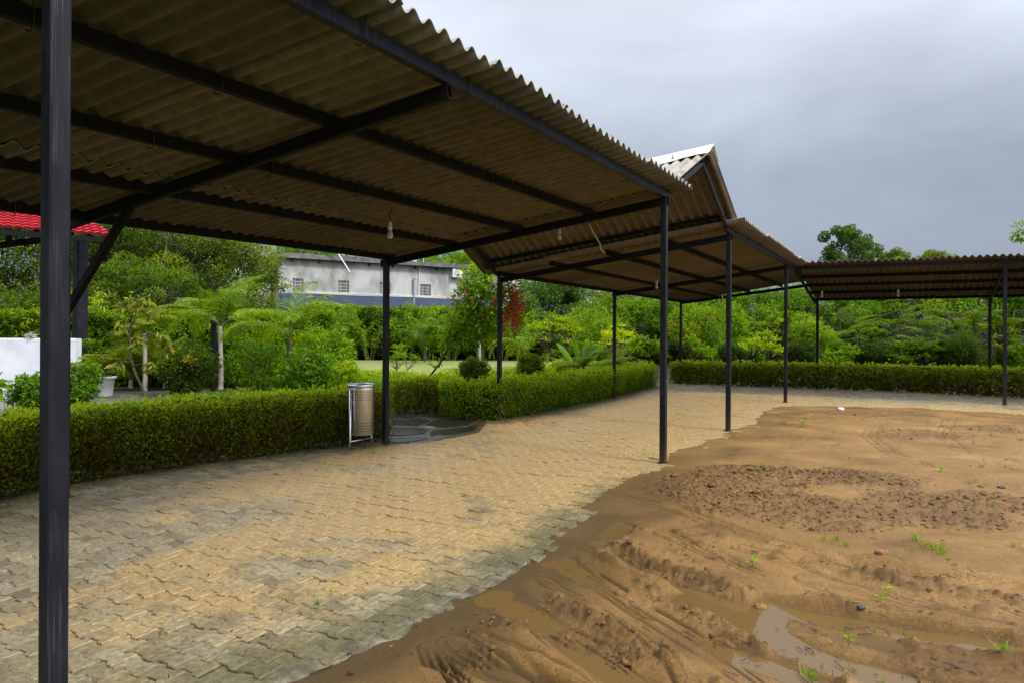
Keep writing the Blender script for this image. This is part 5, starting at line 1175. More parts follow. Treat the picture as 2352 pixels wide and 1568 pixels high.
# ================================================================ TREES AND PLANTS
def P(px, Y): return (float(X_(px, Y)), float(Y), 0.0)
def pm(n, Y): return n/FPX*Y
G_T = 'tall trees beyond the garden'
tree('tree', 'big dark leafy tree behind the white wall at the far left', 'tree', P(60, 33), 8.4, 4.4, 4.0, 'neem leaf', 34000, .17, .09, G_T, 1, nc=90, tr=.22, vbase=.42)
tree('tree', 'spreading dark tree with visible black limbs, left of the grey building', 'tree', P(395, 33), 7.4, 3.6, 3.0, 'neem leaf', 22000, .16, .08, G_T, 2, nc=62, tr=.26, lean=(-.8, 0), forks=6)
tree('tree', 'feathery tree with yellowish leaf tips beside the end of the grey building', 'tree', P(530, 35), 6.6, 2.7, 2.4, 'neem leaf', 16000, .16, .08, G_T, 3, nc=55, tr=.18, vbase=.60, open_=1.05)
tree('tree', 'dark tree seen through the gap between the black posts at left', 'tree', P(235, 38), 8.0, 3.4, 3.3, 'dark leaf', 14000, .2, .11, G_T, 4, nc=60, tr=.2, vbase=.55)
tree('tree', 'low dark tree crown under the canopy edge, behind the bright bamboo shoots', 'tree', P(330, 27), 4.4, 2.6, 1.6, 'dark leaf', 11000, .15, .08, G_T, 29, nc=45, tr=.14, vbase=.6)
tree('tree', 'pale tree top showing above the roof slab of the grey building', 'tree', P(1035, 76), 11.4, 4.6, 3.2, 'mid leaf', 9000, .32, .16, G_T, 5, nc=60, tr=.25, vbase=.5)
tree('tree', 'hazy low tree top above the left half of the grey building roof', 'tree', P(700, 78), 11.8, 5.5, 2.5, 'bluegreen leaf', 8000, .34, .18, G_T, 6, nc=60, tr=.25, vbase=.85)
tree('tree', 'broad dark bushy tree in front of the right end of the grey building', 'tree', P(1262, 46), 5.6, 3.4, 2.4, 'bluegreen leaf', 16000, .2, .1, G_T, 7, nc=80, tr=.2, vbase=.6)
tree('tree', 'dark tree behind the first post pair of the middle lean-to', 'tree', P(1420, 50), 5.0, 3.3, 2.2, 'bluegreen leaf', 9000, .22, .11, G_T, 8, nc=60, tr=.2, vbase=.7)
tree('tree', 'tall blue-green tree standing highest above the far lean-to roof', 'tree', P(1938, 70), 13.1, 2.3, 3.4, 'bluegreen leaf', 9500, .24, .12, G_T, 9, nc=62, tr=.22, vbase=.42, crad=.17, open_=1.12)
tree('tree', 'narrower tree leaning against the tallest one above the far lean-to roof', 'tree', P(1990, 73), 12.0, 1.7, 3.2, 'bluegreen leaf', 6000, .24, .12, G_T, 10, nc=40, tr=.2, vbase=.4, crad=.2, open_=1.1)
tree('tree', 'middle small rounded tree top above the far lean-to roof', 'tree', P(2052, 78), 11.4, 2.1, 2.0, 'tree leaf', 7000, .26, .14, G_T, 11, nc=45, tr=.2, vbase=.75, crad=.22)
tree('tree', 'rightmost small rounded tree top above the far lean-to roof', 'tree', P(2146, 78), 11.3, 2.3, 2.0, 'tree leaf', 7500, .26, .14, G_T, 12, nc=45, tr=.2, vbase=.8, crad=.22)
tree('tree', 'bright leafy branch tip reaching in above the roof at the right edge', 'tree', P(2440, 24), 5.9, 1.45, 1.1, 'mid leaf', 1500, .26, .09, G_T, 13, nc=26, tr=.12, vbase=.6, crad=.30)
for i, (px, Y, rx, lb) in enumerate(((-20, 26, 3.0, 'low dark thicket behind the white wall at the left edge'), (150, 27, 2.8, 'low dark thicket behind the nearest post'), (270, 28, 2.6, 'low dark thicket behind the bright bamboo shoots'), (420, 29, 2.8, 'low dark thicket behind the pale trunked palm'), (560, 31, 2.6, 'low dark thicket left of the navy wall band'))):
    bush('thicket', lb, 'thicket', P(px, Y), rx, 1.75, 'dark leaf', 9000, .17, .08, 'dark thickets under the left-hand trees', 400+i, nc=70, vbase=.55, ry=1.2)
# belt behind the right-hand garden
bt = [(1560, 39, 4.1, 2.4, 'mid leaf', 'yellowish green tree rising behind the end hedge of the middle lean-to'), (1650, 36, 4.2, 2.5, 'mid leaf', 'dark leafy tree behind the yellow-green shrub and second ball bush'),
      (1760, 40, 4.6, 2.8, 'mid leaf', 'green tree behind the corner where the two lean-tos meet'), (1880, 37, 4.4, 2.6, 'mid leaf', 'dark tree behind the corner post of the far lean-to'),
      (1990, 39, 4.8, 2.8, 'mid leaf', 'green tree behind the plumeria with the orange flower'), (2120, 37, 4.8, 3.0, 'mid leaf', 'dark tree behind the feathery trees at the far lean-to'), (2250, 38, 4.8, 3.0, 'mid leaf', 'green tree behind the last pair of posts at right'), (2400, 36, 4.8, 3.0, 'mid leaf', 'dark tree at the right edge under the far lean-to'), (1480, 41, 3.9, 2.1, 'bright leaf', 'bright bushy tree left of the nearest roadside post')]
for i, (px, Y, h, rx, mt, lb) in enumerate(bt): tree('tree', lb, 'tree', P(px, Y), h, rx, h*.42, mt, 8500, .20, .09, 'belt of trees behind the far garden', 40+i, nc=55, tr=.13, vbase=.45)
# tall hedges
H_B = 'tall leafy hedges round the lawn'
f = [A(X_(-120, 20.5), 20.5), A(X_(150, 21), 21), A(X_(330, 20.6), 20.6), A(X_(560, 20.4), 20.4), A(X_(770, 21.5), 21.5)]
hedge('tall_hedge', 'tall bamboo-leaved hedge behind the palms at left', f, off_path(f, 1.4), 2.15, 'bright leaf', 'mid leaf', H_B, 31, dens=340, L=.15, W_=.04, twigs=False, wob=.22, low=.2)
f = [A(X_(690, 43), 43), A(X_(1000, 44), 44), A(X_(1280, 45), 45)]
hedge('tall_hedge', 'tall dark hedge along the far side of the lawn, below the grey building', f, off_path(f, 1.8), 3.15, 'mid leaf', 'dark leaf', H_B, 32, dens=170, L=.26, W_=.08, twigs=False, wob=.35, low=.2)
f = [A(X_(1250, 42), 42), A(X_(1420, 41), 41), A(X_(1540, 40), 40)]
hedge('tall_hedge', 'low dark hedge behind the fan palm and star-leaved tree', f, off_path(f, 1.5), 1.5, 'mid leaf', 'mid leaf', H_B, 33, dens=200, L=.16, W_=.08, twigs=False, wob=.2, low=.2)
BL = ['bamboo clump on the far hedge behind the bright arching palm', 'bamboo clump on the far hedge just right of the bright arching palm', 'bamboo clump on the far hedge below the window left of the post by the bin', 'bamboo clump on the far hedge just left of the post by the bin', 'bamboo clump on the far hedge just right of the post by the bin', 'bamboo clump on the far hedge below the grey drain pipe', 'bamboo clump on the far hedge left of the flowering vine', 'bamboo clump on the far hedge behind the leafiest part of the flowering vine', 'bamboo clump on the far hedge behind the vine post', 'bamboo clump at the right end of the far hedge, beside the dark bushy tree']
for i, px in enumerate((690, 740, 800, 850, 930, 985, 1040, 1100, 1150, 1200)):
    bamboo('bamboo', BL[i], P(px, 42.3), 12, 3.3+.5*((i*37) % 5)/5, 1.5, 'mid leaf' if i % 3 else 'bright leaf', 'bamboo along the far hedge', 60+i, L=.42, W_=.065, per=90, var=.6)
# left garden
palm('palm', 'palm with pale ringed trunk beside the black sign post', P(507, 18.2), 1.75, 11, 2.05, .50, .036, 'palm leaf', 'garden palms', 1, els=(.45, 1.4), droop=1.65, nl=38, tr=.055)
palm('palm', 'bright arching palm with darker trunk, right of the pale trunked one', P(664, 17.2), 1.45, 10, 2.0, .50, .036, 'palm leaf', 'garden palms', 2, els=(.35, 1.35), droop=1.55, nl=38, tr=.05, bark='bark', var=.62)
palm('palm', 'short palm with red-ringed whitish trunk beside the drooping small tree', P(333, 17.6), 1.55, 9, 1.1, .32, .034, 'old palm leaf', 'garden palms', 3, els=(.0, 1.3), droop=1.7, nl=40, tr=.05)
pp = P(243, 17.1)
pot = thing('plant_pot', 'white round plant pot with wide rim standing on the patio', 'pot', pp)
m = MB(); m.lathe([(0, 0), (.155, 0), (.16, .02), (.205, .44), (.245, .45), (.25, .50), (.22, .505), (.20, .46), (0, .46)], (pp[0], pp[1], -.02), 28); m.build('pot_body', M['white_plastic'], pot, True)
m = MB(); m.lathe([(0, .465), (.195, .463)], (pp[0], pp[1], -.02), 20); m.build('soil', M['soil'], pot)
palm('areca_palm', 'bushy yellow-green palm growing in the white pot', (pp[0], pp[1], .42), 0, 16, 1.15, .32, .032, 'old palm leaf', 'garden palms', 4, els=(.5, 1.45), droop=1.3, nl=34)
for px, Y, sd_, lb in ((300, 19.3, 5, 'low feathery palm behind the drooping small tree'), (40, 18.5, 6, 'dark green palm behind the white wall at the left edge'), (140, 18.9, 7, 'dark palm behind the white wall, beside the nearest post'), (380, 19.5, 14, 'leafy palm between drooping tree and dark round shrub')):
    palm('areca_palm', lb, P(px, Y), .25, 15, 1.6, .36, .036, 'palm leaf' if px != 40 else 'mid leaf', 'garden palms', sd_, els=(.5, 1.45), droop=1.25, nl=38)
# drooping small tree with crooked stem
dt = thing('small_tree', 'small tree with drooping dull leaves and thin crooked dark stem', 'tree', P(335, 15.8)); m = MB(); Y = 15.8
st = [at(338, 905, Y), at(325, 885, Y), at(310, 855, Y), at(298, 810, Y), at(298, 760, Y), at(305, 715, Y)]; st[0][2] = -.03
m.tube(st, [.035, .03, .027, .024, .02, .012], 8); tips = []
for (sx, sy), (ex, ey) in (((298, 790), (283, 745)), ((299, 765), (318, 700)), ((302, 735), (290, 700)), ((305, 720), (325, 705)), ((318, 775), (372, 768)), ((310, 780), (320, 778)), ((300, 830), (268, 838)), ((303, 840), (345, 838))):
    a_, b_ = at(sx, sy, Y), at(ex, ey, Y-.15); m.tube([a_, (a_+b_)/2+A(0, 0, .04), b_], [.014, .010, .006], 5); tips.append(b_)
m.tube([at(312, 782, Y), at(345, 772, Y), at(372, 768, Y-.1)], [.012, .01, .006], 5)
m.build('stem', M['bark'], dt); lv = Leaves(5)
for q in tips+[at(335, 690, Y), at(350, 720, Y), at(385, 790, Y), at(280, 700, Y), at(300, 690, Y)]:
    n = 22; lv.add(q+rdir(lv.r, n)*.10, rdir(lv.r, n)*A(1, 1, .3)-A(0, 0, .75), rdir(lv.r, n), .24*lv.r.uniform(.7, 1.1, n), .075, lv.r.uniform(0, 1, n), bend=.2)
lv.build('foliage', 'droopy leaf', dt)
bush('shrub', 'dark round glossy shrub with reddish top behind the long hedge', 'shrub', P(430, 17.2), .72, .66, 'dark leaf', 6500, .085, .05, None, 11, nc=60, vbase=.42, flower=('rust leaf', 260, .07))
bush('shrub', 'loose leafy green shrub below the bright arching palm', 'shrub', P(705, 16.3), .78, .62, 'mid leaf', 5200, .10, .05, None, 12, nc=50, vbase=.34)
bush('shrub', 'tall leafy shrub behind the loose one, beside the yellow-leaved sapling', 'shrub', P(735, 19.2), .85, .85, 'mid leaf', 4200, .12, .06, None, 13, nc=45, vbase=.6)
bush('shrub', 'mixed shrubbery left of the loose green shrub', 'shrub', P(600, 19.0), .95, .75, 'mid leaf', 4200, .13, .035, None, 14, nc=45, vbase=.5)
bush('shrub', 'bright green shrub left of the nearest post, against the white wall', 'shrub', P(75, 13.6), .52, .38, 'mid leaf', 3600, .075, .045, 'shrubs against the white wall', 15, nc=40, vbase=.32)
bush('shrub', 'bright green shrub right of the nearest post, beside the white pot', 'shrub', P(182, 14.2), .42, .52, 'mid leaf', 3600, .075, .045, 'shrubs against the white wall', 16, nc=40, vbase=.36)
plumeria('sapling', 'yellow-leaved sapling with blue cloth tied round its stem', 'sapling', P(792, 17.0), .98, .38, 20, 9, .24, .05, 'lime leaf', None, 17, stemr=.02, rootn=2, clear=.25, var=.4)
q = P(790, 16.85); cloth('tied_cloth', 'bright blue cloth tied round the yellow-leaved sapling', (q[0], q[1], .16), .26, .12, 3, drop=.5)
bamboo('bamboo', 'bright young bamboo shoots above the hedge, right of the nearest post', P(238, 21.4), 7, 3.1, .8, 'lime leaf', None, 18, L=.30, W_=.045, per=60, var=.6)
bamboo('bamboo', 'yellow bamboo shoots rising behind the white wall at far left', P(45, 21.2), 8, 2.9, 1.3, 'lime leaf', None, 19, L=.30, W_=.045, per=40, var=.7)
bamboo('bamboo', 'wispy shoots on top of the tall hedge between the two garden palms', P(610, 21), 10, 2.7, 1.6, 'bright leaf', None, 20, L=.26, W_=.035, per=60)
lv = Leaves(91); c = at(0, 885, 9.0)
for k, (dx, dz, ln) in enumerate(((.30, .02, .32), (.25, .12, .30), (.15, -.10, .30), (.1, .15, .3))): lv.add(A(*c)[None]-A(.12, 0, 0), A([dx, -.05, dz]), A([[0, -.3, 1.]]), ln, .13, np.array([.6]), bend=.25)
o = thing('broad_leaf_plant', 'broad green leaf poking in at the left edge above the hedge', 'plant', (c[0]-.15, 9.0, 0)); lv.build('foliage', 'mid leaf', o); m = MB(); m.tube([(c[0]-.16, 9.0, -.05), (c[0]-.14, 9, .5), (c[0]-.12, 9.0, c[2])], .012, 6); m.build('stem', M['palmstalk'], o)
# middle garden
plumeria('sapling', 'slender sapling on the lawn just right of the post by the bin', 'sapling', P(921, 24), 1.25, .62, 16, 9, .30, .06, 'mid leaf', None, 21, stemr=.022, rootn=3, clear=.3, var=.6)
T_B = 'topiary balls above the clipped hedges'
bush('topiary_ball', 'first dark clipped topiary ball on many stems, left of the vine post', 'topiary', (*P(1087, 14.4)[:2], .40), .34, .29, 'dark leaf', 4600, .05, .028, T_B, 22, nc=80, stem=.13, vbase=.62, crad=.24, stemsn=9)
bush('topiary_ball', 'second dark clipped topiary ball, right of the vine post', 'topiary', (*P(1217, 16.0)[:2], .40), .33, .30, 'dark leaf', 4600, .05, .028, T_B, 23, nc=80, stem=.16, vbase=.66, crad=.24, stemsn=9)
for i, (px, Y, r_, z, lb) in enumerate(((1558, 25.5, .42, .55, 'round ball shrub right of the nearest roadside post'), (1681, 26.5, .42, .45, 'round ball shrub behind the second roadside post'), (1842, 25.5, .52, .40, 'round ball shrub left of the far corner post'), (2010, 25, .50, .38, 'round ball shrub between the two plumerias'), (2205, 24, .58, .45, 'round ball shrub left of the last pair of posts'))):
    bush('topiary_ball', lb, 'topiary', (*P(px, Y-1.7)[:2], z-.05), r_*1.12, r_, 'dark leaf', 7500, .065, .036, T_B, 24+i, nc=80, stem=.10, vbase=.18, crad=.30)
# rangoon creeper on the second inner post
vn = thing('flowering_vine', 'leafy creeper with hanging red flowers, draped round the canopy post', 'vine', P(1130, 13.6)); lv = Leaves(33); r = lv.r; m = MB(); Y = 13.6
cl_ = [(1100, 640, 13.6, .30), (1135, 660, 13.4, .34), (1075, 690, 13.5, .34), (1110, 700, 13.3, .36), (1160, 690, 13.1, .30), (1065, 725, 13.5, .34), (1095, 745, 13.4, .32), (1130, 735, 13.2, .28), (1050, 755, 13.5, .28), (1175, 660, 13.2, .22), (1045, 785, 13.5, .24), (1030, 775, 13.6, .2), (1080, 775, 13.4, .24), (1105, 625, 13.6, .18), (1180, 720, 13.2, .2), (1022, 800, 13.6, .14), (1090, 660, 13.5, .3), (1000, 830, 13.7, .10), (1115, 765, 13.3, .2)]
C = np.array([at(a_, b_, y_) for a_, b_, y_, _ in cl_]); rd = np.array([q[3] for q in cl_])
clump_leaves(lv, C, rd*.95, 3900, .10, .05, droop=.45, vbase=.68, vspread=.7); lv.build('foliage', 'mid leaf', vn)
lv2 = Leaves(34); Ct = np.array([at(1105, 622, 13.5), at(1090, 640, 13.4), at(1120, 640, 13.4), at(1030, 775, 13.5), at(1012, 800, 13.5), at(1060, 690, 13.3)]); clump_leaves(lv2, Ct[[1]]*1.0, .34, 260, .11, .055, vbase=.6); lv2.build('young_growth', 'bright leaf', vn)
pts = [at(955, 893, 13.9), at(985, 865, 13.8), at(1010, 835, 13.7), at(1040, 780, 13.5), at(1090, 710, 13.4), at(1135, 660, 13.3), at(1150, 640, 13.3)]
m.tube(pts, [.022, .022, .02, .018, .016, .014, .01], 7)
for q in C: j = int(np.argmin([np.linalg.norm(q-p_) for p_ in pts])); m.tube([pts[j], (pts[j]+q)/2+A(0, 0, .05), q], [.01, .008, .004], 5)
m.build('stem', M['bark'], vn)
lf = Leaves(36)
for px, py, y_, k in ((1185, 670, 12.9, 12), (1180, 680, 12.9, 14), (1178, 700, 12.9, 16), (1192, 705, 12.9, 10), (1170, 725, 12.9, 14), (1178, 745, 12.9, 12), (1185, 715, 12.9, 10), (1165, 750, 12.9, 8), (1185, 735, 12.9, 8), (1070, 675, 13.2, 3), (1090, 690, 13.2, 3), (1135, 700, 12.9, 5), (1172, 660, 12.9, 5), (1047, 690, 13.3, 2)):
    lf = Leaves(py)
    for _ in range(k):
        n = 10; c = at(px, py, y_)+r.normal(0, .07, 3)*A(1, .7, 1); lf.add(np.repeat(c[None], n, 0)+r.normal(0, .018, (n, 3)), rdir(r, n)-A(0, 0, .5), rdir(r, n), .05, .02, r.uniform(0, 1, n))
    lf.build('flower_cluster', 'redflower', vn)
m = MB(); a_, b_ = at(1105, 800, 15.6), at(1100, 740, 15.6); a_[2] = 0; m.tube([a_, b_], .03, 7); tag(m.build('stake', M['pipe']), 'pale brown wooden stake behind the first topiary ball, under the vine', 'stake')
q = gp(1195, 972); pr_ = np.random.default_rng(8); lf = Leaves(37); n = 70; c = np.stack([q[0]+pr_.normal(.15, .30, n), q[1]+pr_.normal(.1, .22, n), np.full(n, .012)], 1); lf.add(c, rdir(pr_, n)*A(1, 1, .1), rdir(pr_, n)*.3+A(0, 0, 1), .045, .03, pr_.uniform(0, 1, n)); tag(lf.build('fallen_petals', 'redflower'), 'scattered red petals on the paving below the flowering vine', 'petals', kind='stuff')
# more middle plants
plumeria('small_tree', 'pale star-leaved small tree on the lawn, right of the second topiary ball', 'tree', P(1275, 27.5), 2.55, 1.25, 46, 12, .34, .075, 'bright leaf', None, 41, stemr=.05, rootn=3, clear=.45, var=.75, ry=1.0)
def paddle(name, label, c, n, h, L, W_, az0=0, mat='bright leaf', seed=0):
    """fan of upright paddle leaves"""
    t = thing(name, label, 'plant', c); r = np.random.default_rng(seed); V_ = []; Fq = []; vv = []; st = MB()
    for k in range(n):
        a = (k/(n-1)-.5)*1.9; az = az0+r.uniform(-.5, .5); d = A(math.sin(a)*math.cos(az), math.sin(a)*math.sin(az), math.cos(a)); d = unit(d); b = A(*c)+A(0, 0, .02); s1 = b+d*h*r.uniform(.8, 1.1)
        st.tube([b, (b+s1)/2, s1], [.03, .02, .012], 5); l = L*r.uniform(.7, 1.15); sd_ = unit(np.cross(d, A(0, 1, .2)+r.normal(0, .5, 3))); nn = 9; i0 = len(V_)
        for i in range(nn):
            u = i/(nn-1); w_ = W_*math.sin(math.pi*min(1, .08+.92*u))**.6*.5; ctr = s1+d*l*u+A(math.sin(a), 0, -1)*(u*u)*l*.22*abs(math.sin(a)); up_ = np.cross(sd_, d)
            V_ += [ctr-sd_*w_+up_*w_*.35, ctr, ctr+sd_*w_+up_*w_*.35]; vv += [.5+r.uniform(-.1, .1)]*3
        for i in range(nn-1):
            for j in range(2): q = i0+i*3+j; Fq.append((q, q+1, q+4, q+3))
    link('foliage', np_mesh('foliage', V_, [np.array(Fq)], M[mat], vv, True), t); st.build('leaf_stalks', M['palmstalk'], t); return t
paddle('travellers_palm', 'fan of upright banana-like paddle leaves behind the small fan palm', P(1335, 26), 6, .55, .95, .22, seed=4, mat='mid leaf')
paddle('banana_plant', 'low bluish paddle leaves left of the far corner post', P(1700, 29), 7, .5, .9, .26, seed=6, mat='bluegreen leaf')
paddle('banana_plant', 'two bright paddle leaves just right of the far corner post', P(1900, 27), 5, .55, 1.0, .24, seed=8)
palm('dwarf_palm', 'small arching date palm growing from the hedge bed, left of the third inner post', (*P(1338, 19.5)[:2], .45), .12, 20, 1.0, .26, .016, 'palm leaf', 'garden palms', 42, els=(.25, 1.45), droop=1.2, nl=40, tr=.07, bark='bark')
palm('dwarf_palm', 'second small arching date palm beside the third inner post', (*P(1410, 21)[:2], .40), .12, 18, 1.0, .26, .016, 'old palm leaf', 'garden palms', 43, els=(.2, 1.4), droop=1.2, nl=40, tr=.07, bark='bark')
palm('palm', 'young palm with drooping fronds behind the flowering vine, right of its post', P(1200, 30), 1.1, 8, 1.7, .5, .05, 'palm leaf', 'garden palms', 44, els=(.2, 1.3), droop=1.8, nl=24, tr=.05, bark='bark')
palm('palm', 'dark palm in front of the far hedge, left of the post by the bin', P(760, 38), 1.3, 10, 2.0, .6, .07, 'palm leaf', 'garden palms', 45, els=(.35, 1.4), droop=1.7, nl=24, tr=.05, var=.35, bark='bark')
palm('palm', 'palm in front of the far hedge, right of the post by the bin', P(975, 38), 1.3, 10, 2.0, .6, .07, 'palm leaf', 'garden palms', 46, els=(.35, 1.4), droop=1.7, nl=24, tr=.05, var=.35, bark='bark')
palm('palm', 'tiny young palm on the lawn edge beneath the pale star-leaved tree', P(1258, 32), .5, 7, .7, .2, .02, 'palm leaf', 'garden palms', 47, nl=20, tr=.03)
bush('shrub', 'yellow-green leafy bush behind the fan of paddle leaves', 'shrub', P(1365, 31), 1.25, 1.3, 'bright leaf', 6500, .12, .06, None, 51, nc=60, vbase=.6, stem=.3, ry=1)
bush('shrub', 'tall yellow-flecked bush between the dark tree and the yellow mango', 'shrub', P(1390, 35), 1.6, 1.55, 'bright leaf', 6000, .14, .07, None, 52, nc=60, vbase=.35, stem=.5, ry=1)
plumeria('mango_tree', 'small tree with bright yellow drooping young leaves beside the third inner post', 'tree', P(1418, 27), 2.05, .95, 46, 10, .30, .055, 'lime leaf', None, 53, stemr=.04, rootn=3, clear=.4, var=.72)
plumeria('plumeria', 'plumeria with long green leaves left of the nearest roadside post', 'tree', P(1478, 23.5), 1.75, .75, 30, 12, .36, .09, 'mid leaf', 'plumeria shrubs', 54, stemr=.04, rootn=2, clear=.5, var=.6, flower=('redflower', 3))
plumeria('plumeria', 'plumeria between the fourth inner post and the second roadside post', 'tree', P(1590, 26), 1.55, .8, 22, 12, .36, .09, 'mid leaf', 'plumeria shrubs', 55, stemr=.035, rootn=2, clear=.5, var=.5)
bush('small_tree', 'drooping small tree with orange-tinged new leaves, behind the fourth inner post', 'tree', P(1590, 30), 1.5, 1.0, 'bright leaf', 5200, .20, .05, None, 56, nc=50, vbase=.55, stem=.9, ry=1.1, flower=('rust leaf', 420, .16), squash=1.2)
bush('small_tree', 'leafy small tree behind the second roadside post', 'tree', P(1655, 33), 1.5, 1.1, 'mid leaf', 5000, .2, .07, None, 57, nc=50, vbase=.6, stem=1.0, ry=1.1)
plumeria('mango_tree', 'low tree with drooping yellow-green leaves left of the third roadside post', 'tree', P(1748, 25.5), 1.75, .95, 44, 10, .32, .075, 'bright leaf', None, 58, stemr=.05, rootn=2, clear=.45, var=.8, ry=.8)
plumeria('whorled_leaf_tree', 'broad tree with whorled light green leaves behind the third roadside post', 'tree', P(1805, 30), 2.8, 1.8, 110, 11, .30, .07, 'bright leaf', None, 59, stemr=.06, rootn=4, clear=.35, var=.6, ry=1.3)
bush('shrub', 'yellow-green feathery shrub left of the far corner post', 'shrub', P(1862, 28.5), .9, .95, 'bright leaf', 4600, .16, .04, None, 60, nc=50, vbase=.65, stem=.5)
plumeria('plumeria', 'plumeria with an orange flower just right of the far corner post', 'tree', P(1955, 23.8), 1.28, .85, 20, 13, .40, .11, 'mid leaf', 'plumeria shrubs', 61, stemr=.05, rootn=2, clear=.35, var=.42, flower=('orangeflower', 2))
plumeria('plumeria', 'left half of the big spreading plumeria pair with bare forked stems', 'tree', P(2085, 23.5), 1.5, 1.15, 34, 13, .40, .11, 'mid leaf', 'plumeria shrubs', 62, stemr=.045, rootn=5, clear=.45, var=.15)
plumeria('plumeria', 'right half of the big spreading plumeria pair with bare forked stems', 'tree', P(2140, 23.2), 1.55, 1.0, 32, 13, .40, .11, 'mid leaf', 'plumeria shrubs', 63, stemr=.045, rootn=5, clear=.45, var=.15, flower=('redflower', 1))
def feather_tree(label, c, h, rx, nf, seed, mat='mid leaf', ry=None, trunk=.06, leanx=0):
    """tree with wide flat doubly feathered leaves"""
    t = thing('feather_leaved_tree', label, 'tree', c, 'feather-leaved trees'); r = np.random.default_rng(seed); lv = Leaves(seed); m = MB(); ry = ry or rx*.7
    top = A(c[0]+leanx, c[1], h*.8); base = A(*c)-A(0, 0, .05); pts = [base, base+(top-base)*.3+A(.05, 0, 0), base+(top-base)*.65-A(.04, 0, 0), top]; m.tube(pts, [trunk, trunk*.85, trunk*.6, trunk*.35], 8)
    for k in range(nf):
        a = r.uniform(0, 6.28); q = math.sqrt(r.uniform(.02, 1)); e = A(c[0]+leanx*.8+math.cos(a)*rx*q, c[1]+math.sin(a)*ry*q, h*(.98-.40*q*q-r.uniform(0, .28))); j = 1+int(r.integers(0, 3)); b = pts[j]
        m.tube([b, (b+e)/2+A(0, 0, .12), e], [trunk*.3, trunk*.2, .008], 5)
        az = a+r.normal(0, .5); dr = A(math.cos(az), math.sin(az), 0); sd_ = A(-math.sin(az), math.cos(az), 0); fl = r.uniform(.6, .95)
        for u in np.linspace(0, 1, 11):
            o = e+dr*fl*u-A(0, 0, .35*fl*u*u); pl_ = fl*.42*math.sin(math.pi*(.12+.8*u))
            for sg in (-1, 1):
                n = 12; s = np.linspace(.1, 1, n)[:, None]; Bp = o+(sd_*sg*.9+dr*.45)*pl_*s-A(0, 0, .12)*s**2*pl_; 
                for g2 in (-1, 1): lv.add(Bp, np.repeat((dr*g2*.9+sd_*sg*.35)[None], n, 0)+r.normal(0, .1, (n, 3)), A([[0, 0, 1.]])+r.normal(0, .25, (n, 3)), .062, .026, .5+r.uniform(-.1, .1)+r.normal(0, .12, n), bend=.1)
    lv.build('foliage', mat, t); m.build('trunk', M['bark'], t)
feather_tree('feather-leaved tree with slanting trunk behind the spreading plumerias', P(2040, 27.5), 3.3, 1.9, 34, 1, 'bright leaf', leanx=.5)
feather_tree('feather-leaved tree between the far corner post and the slanting trunk', P(1930, 30), 3.2, 1.7, 16, 2, 'mid leaf')
feather_tree('feather-leaved tree with dark trunk left of the last pair of posts', P(2190, 29), 3.3, 2.0, 32, 3, 'bright leaf', leanx=-.3)
feather_tree('feather-leaved tree at the right edge behind the last pair of posts', P(2330, 28), 3.3, 1.8, 16, 4, 'mid leaf')
plumeria('small_tree', 'dark long-leaved tree beside the last back post at right', 'tree', P(2262, 25), 2.7, 1.1, 40, 11, .38, .09, 'dark leaf', None, 64, stemr=.05, rootn=2, clear=.5, var=.75)
for i, (px, Y, lb) in enumerate(((2225, 26, 'light green low shrub behind the last ball shrub'), (2345, 25, 'light green low shrub at the right edge above the hedge'), (1720, 30, 'shrub in the shade behind the yellow-green low tree'), (1905, 30, 'green shrub below the feather-leaved tree, right of the corner post'), (1640, 30, 'low shrub behind the second roadside post'))):
    bush('shrub', lb, 'shrub', P(px, Y), .9, .62, 'mid leaf', 3200, .18, .05, 'low shrubs in the far garden', 70+i, nc=36, vbase=.6, stem=.2)
bush('small_plant', 'pale upright leafy plant in the hedge bed left of the dwarf palm', 'plant', (*P(1290, 20)[:2], .4), .25, .26, 'lime leaf', 700, .07, .03, None, 81, nc=16, vbase=.4)
# ================================================================ SMALL THINGS ON THE GROUND
def weed(name, label, px, py, kind, s, seed, grp=None, onpave=False):
    s *= .78
    q = gp(px, py); z = .0 if onpave else mudz(q[0], q[1]); t = thing(name, label, 'weed', (q[0], q[1], z), grp); lv = Leaves(seed); r = lv.r
    b = A(q[0], q[1], z-.004)
    if kind == 'grass':
        n = 14; a = r.uniform(0, 6.3, n); D = np.stack([np.cos(a)*.7, np.sin(a)*.7, r.uniform(.5, 1.6, n)], 1); l_ = s*r.uniform(.5, 1, n)
        lv.add(b+r.normal(0, s*.09, (n, 3))*A(1, 1, 0), D, rdir(r, n), l_, s*.07, r.uniform(.3, 1, n), bend=.25); lv.build('blades', 'mid leaf', t)
    else:
        m = MB(); n = 4 if kind == 'seed' else 7; tp = b+A(r.normal(0, .2)*s, r.normal(0, .1)*s, s*.75); m.tube([b, (b+tp)/2+A(.05*s, 0, 0), tp], [s*.035, s*.03, s*.02], 5); m.build('stem', M['palmstalk'], t)
        a = np.arange(n)*2*math.pi/n+r.uniform(0, 6); D = np.stack([np.cos(a), np.sin(a), r.uniform(.05, .6, n)], 1); lv.add(np.repeat(tp[None], n, 0)-A(0, 0, 1)*(np.arange(n) % 2)[:, None]*s*.25, D, np.repeat(A([[0, 0, 1.]]), n, 0)+D*-.3, s*r.uniform(.5, .8, n), s*.30, r.uniform(.4, 1, n), bend=.15); lv.build('foliage', 'bright leaf', t)
    return t
